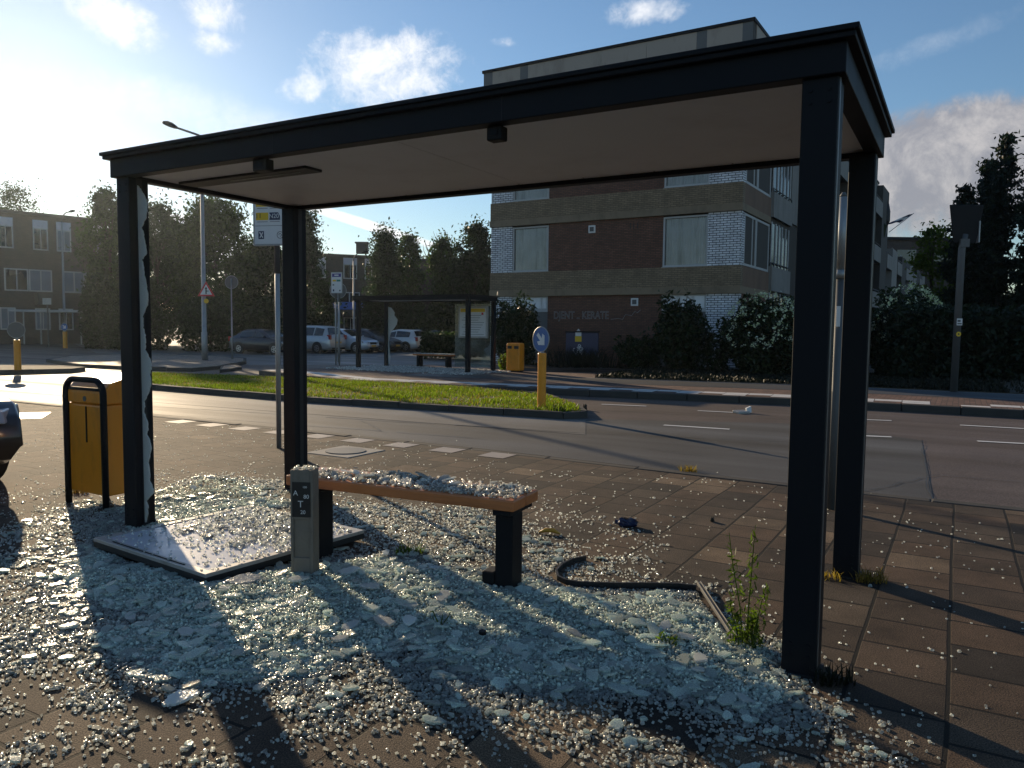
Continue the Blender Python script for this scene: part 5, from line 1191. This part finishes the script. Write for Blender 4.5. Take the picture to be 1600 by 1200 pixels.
q0, q1 = G(1092, 912, .02), G(1148, 998, .02); q0_rail, q1_rail = q0, q1; d = (q1-q0).normalized(); n_ = Vector((-d.y, d.x, 0))
tag(MB().obox((q0+q1)/2, d*((q1-q0).length/2), n_*.012, (0, 0, .008)).obox((q0+q1)/2+n_*.010+Vector((0, 0, .012)), d*((q1-q0).length/2), n_*.003, (0, 0, .005)).obox((q0+q1)/2-n_*.010+Vector((0, 0, .012)), d*((q1-q0).length/2), n_*.003, (0, 0, .005)).build('metal_rail', M['galv_dark'], None, bevel=.002), 'thin dark metal glazing rail between the rubber seal and the tall weed', 'metal strip')
def crumple(name, label, cat, p, sx, sy, sz, mat, seed, parts=None):
    import bmesh
    r_ = random.Random(seed); bm = bmesh.new(); bmesh.ops.create_icosphere(bm, subdivisions=3, radius=1)
    for v in bm.verts:
        k = 1+.35*math.sin(v.co.x*4+seed)*math.cos(v.co.y*5)+r_.uniform(-.14, .14); v.co = Vector((v.co.x*sx*k, v.co.y*sy*k, max(0, (v.co.z+.75)*sz*k*.6)))
    me = bpy.data.meshes.new(name); bm.to_mesh(me); bm.free(); ob = link(name, me, mat, None); ob.location = p; ob.rotation_euler = (0, 0, r_.uniform(0, 3)); return tag(ob, label, cat)
w = crumple('crushed_packet', 'crushed dark packet lying on the paving behind the rubber loop', 'litter', G(980, 822), .085, .04, .05, M['sign_navy'], 3); w.rotation_euler.z = TH+.2
MB().add([(-.10, -.03, .03), (.02, -.045, .045), (.05, .0, .075), (-.08, .015, .05)], [(0, 1, 2, 3)]).build('foil_lining', M['galv'], w)
pe = MB(); pe.tube([(-.075, 0, .012), (-.03, .01, .028), (.03, .01, .030), (.085, -.005, .010)], [.006, .016, .017, .005], 9)
t = tag(pe.build('yellow_peel', M['peel'], None, smooth=True), 'curled yellow peel on the paving to the right of the bench', 'litter'); t.location = G(858, 835); t.rotation_euler = (0, 0, TH+PI+.3)
crumple('stone', 'small brown stone on the paving near the road edge', 'stone', G(1113, 815), .02, .016, .03, M['bark'], 5)
crumple('stone', 'dark brown lump on the road at the tip of the grass reserve', 'stone', G(914, 641, RZ), .045, .04, .11, M['bark'], 9)
t = thing('bottle_cap', 'small black round cap lying on the glass heap', 'cap', G(754, 990, .045), 0); MB().cyl((0, 0, .006), (.1, -.2, 1), .019, .013, 20).build('cap_side', M['black_plastic'], t, bevel=.003); MB().cyl((0, -.001, .0135), (.1, -.2, 1), .013, .004, 20).build('cap_top', M['rubber'], t)
q = G(1158, 646, RZ); t = thing('road_litter', 'flattened pale rubbish lying on the far lane', 'litter', q, .3)
MB().obox((0, 0, .03), (.14, .02, 0), (-.02, .08, .01), (0, 0, .025)).build('card', M['case_frame'], t, bevel=.01); MB().obox((.18, .02, .06), (.05, 0, .02), (0, .03, 0), (-.01, 0, .06)).build('scrap', M['white_paint'], t, bevel=.005)
q = G(1058, 583, PZ+.004); tag(MB().obox(q+Vector((0, 0, .015)), (.16, -.05, 0), (.03, .06, 0), (0, 0, .012)).build('paper_scrap', M['white_paint'], None), 'white scrap of paper on the far cycle path', 'litter')

# ------------------------------------------------------------------ broken glass
def soft(X, Y, poly, w, inner=False):
    """1 inside, falling off over w metres outside"""
    X, Y = X+(vnoise(X, Y, 3.1, 41)-.5)*.30+(vnoise(X, Y, 9.7, 43)-.5)*.14, Y+(vnoise(X, Y, 3.3, 42)-.5)*.26+(vnoise(X, Y, 9.1, 44)-.5)*.12
    P = [(p.x, p.y) for p in poly]; ins_ = inpoly(X, Y, P); d = np.full(len(X), 1e9)
    for i in range(len(P)):
        ax, ay = P[i-1]; bx2, by2 = P[i]; ux, uy = bx2-ax, by2-ay; L2_ = ux*ux+uy*uy+1e-12
        tt = np.clip(((X-ax)*ux+(Y-ay)*uy)/L2_, 0, 1); d = np.minimum(d, np.hypot(X-ax-tt*ux, Y-ay-tt*uy))
    if inner: return np.where(ins_, np.clip(d/w, 0, 1), 0.)
    return np.where(ins_, 1., np.clip(1-d/w, 0, 1)**2)
def vnoise(X, Y, s, seed):
    r = np.random.RandomState(seed); T = r.rand(64, 64); x, y = X*s+100, Y*s+100; i, j = np.floor(x).astype(int), np.floor(y).astype(int); f, g = x-i, y-j; f = f*f*(3-2*f); g = g*g*(3-2*g)
    return (T[i % 64, j % 64]*(1-f)*(1-g)+T[(i+1) % 64, j % 64]*f*(1-g)+T[i % 64, (j+1) % 64]*(1-f)*g+T[(i+1) % 64, (j+1) % 64]*f*g)
pg = lambda L: [G(x, y) for x, y in L]
DENSE = pg([(150, 850), (320, 905), (430, 880), (600, 868), (770, 905), (870, 924), (1000, 928), (1090, 936), (1160, 1005), (1225, 1065), (1260, 1120), (1120, 1105), (960, 1085), (830, 1070), (720, 1045), (640, 1020), (520, 1045), (430, 1055), (300, 1090), (190, 1050), (150, 980), (90, 900)])
MID = pg([(0, 830), (120, 790), (190, 850), (230, 1000), (420, 1060), (600, 1030), (700, 1060), (880, 1110), (1100, 1150), (1290, 1170), (1220, 1215), (700, 1150), (560, 1130), (420, 1190), (250, 1230), (-150, 1240), (-150, 900)])
BACK = pg([(185, 800), (240, 770), (330, 745), (430, 755), (445, 790), (390, 800), (240, 830), (180, 835)])
BENCH = pg([(470, 800), (560, 790), (700, 800), (860, 850), (900, 890), (760, 905), (600, 868), (480, 870)])
AROUND = pg([(420, 745), (560, 760), (760, 760), (1000, 830), (1010, 880), (1180, 960), (1300, 1120), (1300, 1230), (-200, 1260), (-200, 820), (200, 740)])
WIDE = pg([(230, 660), (560, 690), (1240, 770), (1660, 860), (1700, 1230), (-250, 1260), (-250, 700)])
LOOP = pg([(905, 875), (1000, 870), (1000, 905), (900, 903)])
ROCK = pg([(1260, 1085), (1345, 1110), (1400, 1170), (1330, 1215), (1220, 1190)])
casepoly = [Vector((pF.x, pF.y, 0)), Vector((pF.x, pF.y, 0))+ex*LX, Vector((pF.x, pF.y, 0))+ex*LX+ey*LY, Vector((pF.x, pF.y, 0))+ey*LY]
GAPS = [((pts_seal[i].x, pts_seal[i].y), (pts_seal[i+1].x, pts_seal[i+1].y)) for i in range(len(pts_seal)-1)] + [((q0_rail.x, q0_rail.y), (q1_rail.x, q1_rail.y))]
def dens(X, Y):
    n1 = vnoise(X, Y, 2.6, 1); n2 = vnoise(X, Y, 7., 2); n3 = vnoise(X, Y, 18., 3)
    d = 14500*soft(X, Y, DENSE, .22)*(.55+.6*n1+.35*n2) + 5200*soft(X, Y, MID, .25)*np.clip(n1*1.6+n2*1.1+n3*.7-1.38, .05, 1.6)*1.3 + 9500*soft(X, Y, BACK, .22)*(.4+.7*n2) + 2700*soft(X, Y, BENCH, .35)*(.3+.9*n2+.4*n3) + 3000*soft(X, Y, ROCK, .2)*np.clip(n2*1.4+n3-.8, .02, 2) + 2200*soft(X, Y, LOOP, .25)*n2
    d += 400*soft(X, Y, AROUND, .5)*np.clip(n2*1.5+n3*.7-.45, .08, 2) + 62*soft(X, Y, WIDE, .8)*np.clip(n1+n2*.8+n3*.6-.6, .06, 2)
    for (ax, ay), (bx2, by2) in GAPS:
        ux, uy = bx2-ax, by2-ay; tt = np.clip(((X-ax)*ux+(Y-ay)*uy)/(ux*ux+uy*uy+1e-9), 0, 1); d = np.where(np.hypot(X-ax-tt*ux, Y-ay-tt*uy) < .035, 0, d)
    return d
def pileh(X, Y):
    n1 = vnoise(X, Y, 3.2, 4); n2 = vnoise(X, Y, 9., 5)
    return (.006+.034*n1+.020*n2)*np.maximum(np.minimum(1, soft(X, Y, DENSE, .34, True)*1.15), .65*soft(X, Y, BACK, .22, True))
CUBE = np.array([(-1, -1, -1), (1, -1, -1), (1, 1, -1), (-1, 1, -1), (-1, -1, 1), (1, -1, 1), (1, 1, 1), (-1, 1, 1)], float)
CF = np.array([(3, 2, 1, 0), (4, 5, 6, 7), (0, 1, 5, 4), (1, 2, 6, 5), (2, 3, 7, 6), (3, 0, 4, 7)])
def crumbs(name, P, S, mat, flat=.75, tilt=.5):
    n = len(P); V = CUBE[None]*(1+NR.uniform(-.26, .18, (n, 8, 3)))*(S[:, None, None]*.5)*NR.uniform(.75, 1.35, (n, 1, 3))*[1, 1, flat]
    a = NR.rand(n)*2*PI; ca, sa = np.cos(a), np.sin(a); tx, ty = NR.normal(size=n)*tilt, NR.normal(size=n)*tilt
    x, y, z = V[..., 0], V[..., 1], V[..., 2]
    y, z = y*np.cos(tx)[:, None]-z*np.sin(tx)[:, None], y*np.sin(tx)[:, None]+z*np.cos(tx)[:, None]
    x, z = x*np.cos(ty)[:, None]+z*np.sin(ty)[:, None], -x*np.sin(ty)[:, None]+z*np.cos(ty)[:, None]
    x, y = x*ca[:, None]-y*sa[:, None], x*sa[:, None]+y*ca[:, None]
    V = np.stack([x, y, z], -1)+P[:, None, :]
    Fc = (np.arange(n)[:, None, None]*8+CF[None]).reshape(-1, 4)
    return link(name, fastmesh(name, V.reshape(-1, 3), Fc), mat)
def scatter(N, box):
    X = NR.uniform(box[0], box[1], N); Y = NR.uniform(box[2], box[3], N); area = (box[1]-box[0])*(box[3]-box[2])
    k = NR.rand(N)*N/area < dens(X, Y); X, Y = X[k], Y[k]
    ic = inpoly(X, Y, [(p.x, p.y) for p in casepoly]); X, Y = X[~ic], Y[~ic]
    return X, Y
Xs, Ys = [], []
for box in ((-5.2, -2.2, 1.9, 6.6), (-2.2, 0, 1.9, 6.6), (0, 2.6, 1.9, 5.2), (2.6, 4.2, 2., 5.2), (0, 4.6, 5.2, 8.2), (-7, 0, 6.6, 12)):
    ar = (box[1]-box[0])*(box[3]-box[2]); X, Y = scatter(int(ar*(24000 if box[3] < 7 else 3000)), box); Xs.append(X); Ys.append(Y)
X = np.concatenate(Xs); Y = np.concatenate(Ys); hp = pileh(X, Y); S = NR.uniform(.0052, .0105, len(X))*NR.choice([.75, 1., 1.35], len(X), p=[.35, .5, .15])
Z = S*.4+hp*NR.rand(len(X))**.5
inp = hp > .005
o1 = crumbs('broken_glass_heap', np.stack([X, Y, Z], 1)[inp], S[inp], M['crumb_pile'])
tag(o1, 'greenish heap of crushed safety glass spread below the near shelter', 'broken glass', kind='stuff')
o2 = crumbs('broken_glass', np.stack([X, Y, Z], 1)[~inp], S[~inp]*1.1, M['crumb'], tilt=.25)
tag(o2, 'loose glass crumbs scattered over the brown paving', 'broken glass', kind='stuff')
gx, gy = np.meshgrid(np.arange(-5., 2.6, .016), np.arange(2.2, 6.6, .016)); sh_ = gx.shape; fx_, fy_ = gx.ravel(), gy.ravel()
fine = vnoise(fx_, fy_, 30., 31)*.010+vnoise(fx_, fy_, 62., 32)*.006; base_h = pileh(fx_, fy_); gz = np.where(base_h > .004, base_h*.78+fine-.012, -.05); gz[inpoly(fx_, fy_, [(p.x, p.y) for p in casepoly])] = -.05
idx_ = np.arange(len(fx_)).reshape(sh_); q_ = np.stack([idx_[:-1, :-1], idx_[:-1, 1:], idx_[1:, 1:], idx_[1:, :-1]], -1).reshape(-1, 4); q_ = q_[(gz[q_] > -.003).any(1)]
used = np.unique(q_); rm_ = np.full(len(fx_), -1); rm_[used] = np.arange(len(used))
tag(link('packed_glass', fastmesh('packed_glass', np.stack([fx_, fy_, gz], 1)[used], rm_[q_]), M['packed'], None), 'packed fine glass at the bottom of the heap', 'broken glass', kind='stuff')
print('crumbs', len(X), inp.sum())
# crazed pieces that still hold together
def plate_geo(r, th_, rr, jag=.18):
    n = rr.randint(7, 12); pts = []; e = rr.uniform(1.1, 2.2)
    for k in range(n):
        a = 2*PI*k/n+rr.uniform(-.22, .22); q_ = r*rr.uniform(1-jag*1.6, 1+jag); pts.append((q_*math.cos(a)*e**.5, q_*math.sin(a)/e**.5))
    out = []
    for i in range(n):
        p, q_ = pts[i], pts[(i+1) % n]; out.append(p); 
        for m_ in (.22, .45, .7): out.append((p[0]+(q_[0]-p[0])*m_+rr.uniform(-.09, .09)*r, p[1]+(q_[1]-p[1])*m_+rr.uniform(-.09, .09)*r))
    return out
def add_plate(mb, c, r, th_, rr, tilt):
    pts = plate_geo(r, th_, rr); a = rr.uniform(0, 2*PI); R_ = Matrix.Rotation(a, 3, 'Z'); T_ = Matrix.Rotation(rr.gauss(0, tilt), 3, 'X') @ Matrix.Rotation(rr.gauss(0, tilt), 3, 'Y')
    mb.prism([Vector(c)+T_ @ (R_ @ Vector((x, y, 0))) for x, y in pts], T_ @ Vector((0, 0, th_)))
rr = random.Random(5); pm_ = MB(); cnt = 0; zone = [DENSE, BACK, MID]
def nearseal(X, Y):
    m_ = np.zeros(len(X), bool)
    for (ax, ay), (bx2, by2) in GAPS:
        ux, uy = bx2-ax, by2-ay; tt = np.clip(((X-ax)*ux+(Y-ay)*uy)/(ux*ux+uy*uy+1e-9), 0, 1); m_ |= np.hypot(X-ax-tt*ux, Y-ay-tt*uy) < .085
    return m_
ns_ = nearseal(X, Y)
k = NR.permutation(np.where(inp & ~ns_)[0])[:1450]; kb = NR.permutation(np.where(~inp & ~ns_ & (dens(X, Y) > 1500))[0])[:560]
for i in k: add_plate(pm_, (X[i], Y[i], hp[i]*rr.uniform(.45, 1.0)+.001), rr.choice([.012, .015, .019, .025, .033, .044]), rr.uniform(.007, .012), rr, .15)
for i in kb: add_plate(pm_, (X[i], Y[i], .002+rr.uniform(0, .006)), rr.choice([.012, .016, .022, .03]), rr.uniform(.007, .010), rr, .10)
tag(pm_.build('crazed_glass', M['plate'], None), 'crazed lumps of safety glass stuck together in the heap', 'broken glass', kind='stuff')
# the largest pieces, each on its own
GL = 'larger pieces of crazed glass'
named = [(382, 907, .085, 'large pale slab of glass in front of the fallen poster case'), (545, 893, .062, 'pale piece of glass with two holes to the right of the marker post'), (578, 917, .058, 'pale pointed glass piece in front of the bench'), (690, 932, .06, 'pale glass piece to the left of the right bench leg'), (600, 972, .062, 'bluish glass piece in the shade in the middle of the heap'), (640, 970, .045, 'blue grey glass piece beside the larger bluish one'), (280, 1092, .055, 'long pale glass piece at the lower left of the heap'), (602, 865, .042, 'broken pale piece under the bench'), (897, 990, .035, 'squarish grey glass piece standing out of the heap'), (530, 999, .04, 'round grey glass piece at the centre of the heap'), (110, 978, .036, 'pale glass piece on the paving at the left'), (465, 905, .05, 'narrow pale glass piece beside the large pale slab')]
def shard(px, py, r, label, mat, z=.0, group=None, tilt=.10):
    c = G(px, py, .04); z0 = float(pileh(np.array([c.x]), np.array([c.y]))[0]); p = G(px, py, z0+.012); mb = MB(); pts = plate_geo(r, .01, rr)
    a = rr.uniform(0, 6.28); mb.prism([Matrix.Rotation(a, 3, 'Z') @ Vector((x, y, 0)) for x, y in pts], (0, 0, .011)); ob = mb.build('glass_piece', mat, None, bevel=.0012, seg=1)
    ob.location = p; ob.rotation_euler = (rr.gauss(.06, tilt), rr.gauss(0, tilt), 0); return tag(ob, label, 'glass piece', group)
for px, py, r, lab in named: shard(px, py, r, lab, M['plate_white'], tilt=.05)
n_ = 0
while n_ < 150:
    i = rr.choice(k) if rr.random() < .8 else rr.choice(kb); r = rr.uniform(.024, .046)
    mb = MB(); pts = plate_geo(r, .01, rr); a = rr.uniform(0, 6.28)
    mb.prism([Matrix.Rotation(a, 3, 'Z') @ Vector((x, y, 0)) for x, y in pts], (0, 0, .010)); ob = mb.build('glass_piece', M['plate_white'] if rr.random() < .10 else M['plate'], None)
    ob.location = (X[i], Y[i], hp[i]+.004); ob.rotation_euler = (rr.gauss(.05, .16), rr.gauss(0, .16), 0)
    tag(ob, 'irregular piece of crazed greenish glass lying in the broken glass below the shelter', 'glass piece', GL); n_ += 1
# crumbs on the bench, the fallen case and the marker post
def heap_on(name, label, n, fn, mat, smin=.006, smax=.012):
    P = np.array([fn() for _ in range(n)]); S_ = NR.uniform(smin, smax, n); return tag(crumbs(name, P, S_, mat), label, 'broken glass', kind='stuff')
def onbench():
    while True:
        x, y = rnd.uniform(.02, BL-.12), rnd.uniform(-.355, -.02)
        u = x/BL; band = .30+.55*min(1, max(0, 1.25-u*1.0)); m_ = vnoise(np.array([x*3]), np.array([y*3]), 2.2, 8)[0]
        edge_ = min(y+.37, .0-y)
        if rnd.random() < min(1, .25+edge_*7)*(.35+m_) and not (x > 1.15 and y < -.22 and rnd.random() < .85): break
    p = B0+bx*x+by*y; return (p.x, p.y, .543+rnd.random()**1.5*.019*(.4+m_))
heap_on('bench_glass', 'glass crumbs heaped along the seat of the near bench', 1500, onbench, M['crumb_sunlit'], .009, .017)
mb = MB()
for k2 in range(34):
    x, y = rnd.uniform(.08, BL-.2), rnd.uniform(-.34, -.06); p = B0+bx*x+by*y; add_plate(mb, (p.x, p.y, .548+rnd.random()*.014), rr.choice([.016, .022, .03, .05]), .008, rr, .25)
tag(mb.build('bench_glass_pieces', M['plate_white'], None), 'crazed glass pieces lying on the near bench', 'broken glass', kind='stuff')
def oncase():
    while True:
        x, y = rnd.uniform(.02, LX-.02), rnd.uniform(.02, LY-.02); m_ = vnoise(np.array([x*2]), np.array([y*2]), 1.6, 12)[0]
        u, v = x/LX, y/LY
        d_ = .10+1.5*max(0, v-.18)*(.3+m_)*(1-.6*max(0, u-.75)/.25)
        if v > .80 and u < .4: d_ *= .25
        if rnd.random() < d_: break
    p = Vector((pF.x, pF.y, 0))+ex*x+ey*y; return (p.x, p.y, .0845+rnd.random()**2*.012)
heap_on('case_glass', 'glass crumbs sprinkled over the fallen poster case', 1700, oncase, M['crumb'], .008, .015)
mb = MB()
for k2 in range(12):
    x, y = rnd.uniform(.25, LX-.15), rnd.uniform(.45, LY-.2); p = Vector((pF.x, pF.y, 0))+ex*x+ey*y; add_plate(mb, (p.x, p.y, .082+rnd.random()*.006), rr.choice([.03, .045, .06]), .009, rr, .03)
tag(mb.build('case_glass_pieces', M['plate_white'], None), 'crazed glass pieces lying on the fallen poster case', 'broken glass', kind='stuff')
def onpost():
    q = Vector((math.cos(th_m), math.sin(th_m), 0)); r_ = Vector((-q.y, q.x, 0)); p = mp0+q*rnd.uniform(-.06, .06)+r_*rnd.uniform(-.10, -.005); return (p.x, p.y, HH+.005+rnd.random()*.006)
heap_on('post_glass', 'glass crumbs on top of the grey marker post', 42, onpost, M['crumb'])
# glass below the far shelter
N_ = 22000; x = NR.uniform(-.6, L2+1.2, N_); y = NR.uniform(-W2_-.6, 1.2, N_); m_ = vnoise(x, y, 1.6, 21)*.8+vnoise(x, y, 5., 22)*.5; fal = np.clip(1.1-np.abs((x-L2/2)/(L2/2+.6))**3, 0, 1)*np.clip(1.2-np.abs((y+.7)/1.6)**2, 0, 1)
kk = NR.rand(N_) < np.clip((m_-.25)*1.5, 0, 1)*fal; x, y = x[kk], y[kk]; P = np.stack([x, y, np.full(len(x), .012)], 1)
ob = crumbs('far_broken_glass', P, NR.uniform(.016, .045, len(x)), M['crumb_sunlit'], tilt=.5); ob.location = s2.location; ob.rotation_euler = s2.rotation_euler; tag(ob, 'broken glass strewn below the far shelter', 'broken glass', kind='stuff')

# ------------------------------------------------------------------ sky and sun
SUN_EL, SUN_AZ = math.radians(15.0), math.atan2(-.53, .85)       # azimuth from +Y, towards -X
# thin veil of misty air, added partly to stand in for lens flare
hz_m = bpy.data.materials.new('flare_haze'); hz_nt, hn, hl = nodes(hz_m); ho = hn.new('ShaderNodeOutputMaterial'); hv = hn.new('ShaderNodeVolumePrincipled'); hl.new(hv.outputs[0], ho.inputs['Volume']); hv.inputs['Color'].default_value = (.72, .86, 1, 1); hv.inputs['Density'].default_value = .00020; hv.inputs['Anisotropy'].default_value = .75
tag(MB().box(-950, 950, -70, 1550, -1.3, 16).build('flare_haze', hz_m, None), kind='stuff')
sd = Vector((math.sin(SUN_AZ)*math.cos(SUN_EL), math.cos(SUN_AZ)*math.cos(SUN_EL), math.sin(SUN_EL)))
ld = bpy.data.lights.new('sun', 'SUN'); ld.energy = 5.0; ld.angle = math.radians(.55); ld.color = (1, .78, .51)
lo = bpy.data.objects.new('sun', ld); col.objects.link(lo); lo.rotation_euler = (-sd).to_track_quat('-Z', 'Y').to_euler(); lo.location = (-20, 30, 20)
w = bpy.data.worlds.new('World'); sc.world = w; w.use_nodes = True; nt = w.node_tree; nt.nodes.clear(); n = nt.nodes; l = nt.links
out = n.new('ShaderNodeOutputWorld'); bg = n.new('ShaderNodeBackground'); l.new(bg.outputs[0], out.inputs[0]); bg.inputs[1].default_value = .105
sky = n.new('ShaderNodeTexSky'); sky.sky_type = 'NISHITA'; sky.sun_disc = False; sky.sun_elevation = SUN_EL; sky.sun_rotation = SUN_AZ
sky.air_density = 1.15; sky.dust_density = .24; sky.ozone_density = 4.0
tc = n.new('ShaderNodeTexCoord'); sep = n.new('ShaderNodeSeparateXYZ'); l.new(tc.outputs['Generated'], sep.inputs[0])
def mth(op, a, b=None, c=None, clamp=False):
    q = n.new('ShaderNodeMath'); q.operation = op; q.use_clamp = clamp
    for i, v in enumerate((a, b, c)):
        if v is None: continue
        if isinstance(v, (int, float)): q.inputs[i].default_value = v
        else: l.new(v, q.inputs[i])
    return q.outputs[0]
# clouds drift on a flat layer: direction projected on it gives their perspective
zz_ = mth('MAXIMUM', sep.outputs[2], .0); den = mth('ADD', zz_, .12)
cu = mth('DIVIDE', sep.outputs[0], den); cv = mth('DIVIDE', sep.outputs[1], den)
cmb = n.new('ShaderNodeCombineXYZ'); l.new(cu, cmb.inputs[0]); l.new(cv, cmb.inputs[1])
def noise(vec, scale, detail, rough, dist=0., seed=0.):
    q = n.new('ShaderNodeTexNoise'); q.noise_dimensions = '4D'; q.inputs['W'].default_value = seed; q.inputs['Scale'].default_value = scale; q.inputs['Detail'].default_value = detail; q.inputs['Roughness'].default_value = rough; q.inputs['Distortion'].default_value = dist; l.new(vec, q.inputs['Vector']); return q.outputs['Fac']
nA = noise(tc.outputs['Generated'], 13., 12, .68, .5); nB = noise(cmb.outputs[0], 1.1, 9, .6, .4, 3.)
nC = noise(tc.outputs['Generated'], 46., 8, .65, .4, 5.)
def smooth(v, a, b):
    q = n.new('ShaderNodeMapRange'); q.interpolation_type = 'SMOOTHSTEP'; q.inputs[1].default_value = a; q.inputs[2].default_value = b; l.new(v, q.inputs[0]); return q.outputs[0]
def blob(px, py, rx, ry, rot=0.):
    """a soft elliptical patch of sky round one direction"""
    v = ray(px, py).normalized(); e1 = Vector((0, 0, 1)).cross(v).normalized()*-1; e1 = v.cross(Vector((0, 0, 1))).normalized(); e2 = e1.cross(v).normalized()
    f1 = e1*math.cos(rot)+e2*math.sin(rot); f2 = -e1*math.sin(rot)+e2*math.cos(rot)
    def dot(q, s):
        d_ = n.new('ShaderNodeVectorMath'); d_.operation = 'DOT_PRODUCT'; l.new(tc.outputs['Generated'], d_.inputs[0]); d_.inputs[1].default_value = q/s; return d_.outputs['Value']
    a = dot(f1, rx/F); b_ = dot(f2, ry/F); r2 = mth('ADD', mth('MULTIPLY', a, a), mth('MULTIPLY', b_, b_))
    front = mth('GREATER_THAN', dot(v, 1.), 0.); return mth('MULTIPLY', mth('SUBTRACT', 1., r2, clamp=True), front)
def cover(px, py, rx, ry, rot, lo_, hi_, k=.55, nz=None):
    m_ = blob(px, py, rx, ry, rot); v = mth('ADD', mth('MULTIPLY', m_, k), mth('ADD', nz or nA, mth('MULTIPLY', nC, .55))); v = smooth(v, lo_, hi_); return mth('MULTIPLY', v, smooth(m_, .0, .35))
white = [cover(600, 112, 165, 80, .05, 1.00, 1.42), cover(190, 36, 100, 50, -.35, 1.02, 1.5), cover(335, 15, 60, 48, -.3, 1.02, 1.5), cover(335, 68, 55, 28, 0, 1.05, 1.5), cover(480, 135, 70, 30, .3, 1.05, 1.5), cover(1010, 18, 90, 30, .1, 1.08, 1.6), cover(790, 65, 40, 14, 0, 1.1, 1.6), cover(1450, 70, 190, 30, .22, 1.15, 2.2, nz=nB), cover(300, 175, 330, 50, -.12, .95, 1.9, nz=nB), cover(570, 350, 150, 9, -.27, .6, 1.3), cover(280, 340, 60, 6, .02, .7, 1.4)]
wf = white[0]
for q in white[1:]: wf = mth('MAXIMUM', wf, q)
grey = mth('MAXIMUM', cover(1510, 252, 210, 92, .02, .78, 1.2, k=.75), cover(1420, 300, 230, 85, 0., .82, 1.35, k=.65)); grey = mth('MAXIMUM', grey, cover(1640, 270, 160, 60, 0, .7, 1.1, k=.7))
gen = mth('MULTIPLY', smooth(nB, .55, .8), mth('MULTIPLY', smooth(sep.outputs[1], .25, -.1), .8))       # broken cloud behind the camera
sm = n.new('ShaderNodeMix'); sm.data_type = 'RGBA'; l.new(mth('MULTIPLY', wf, .85), sm.inputs[0]); l.new(sky.outputs[0], sm.inputs[6]); sm.inputs[7].default_value = (9.4, 9.3, 9.3, 1)
edge_ = smooth(nA, .42, .66)
gm = n.new('ShaderNodeMix'); gm.data_type = 'RGBA'; l.new(edge_, gm.inputs[0]); gm.inputs[6].default_value = (2.7, 2.65, 2.9, 1); gm.inputs[7].default_value = (4.9, 4.6, 4.5, 1)
s2_ = n.new('ShaderNodeMix'); s2_.data_type = 'RGBA'; l.new(mth('MULTIPLY', grey, .9), s2_.inputs[0]); l.new(sm.outputs[2], s2_.inputs[6]); l.new(gm.outputs[2], s2_.inputs[7])
s3_ = n.new('ShaderNodeMix'); s3_.data_type = 'RGBA'; l.new(gen, s3_.inputs[0]); l.new(s2_.outputs[2], s3_.inputs[6]); s3_.inputs[7].default_value = (4.5, 4.4, 4.4, 1)
l.new(s3_.outputs[2], bg.inputs[0])

# ------------------------------------------------------------------ render settings
sc.render.engine = 'CYCLES'; sc.view_settings.view_transform = 'Standard'; sc.view_settings.look = 'None'; sc.view_settings.gamma = 1; sc.view_settings.use_curve_mapping = False
sc.view_settings.exposure = 0.25
cy = sc.cycles; cy.max_bounces = 8; cy.diffuse_bounces = 5; cy.glossy_bounces = 4; cy.transmission_bounces = 6; cy.transparent_max_bounces = 12; cy.sample_clamp_indirect = 10; cy.use_denoising = True; cy.caustics_reflective = False; cy.caustics_refractive = False
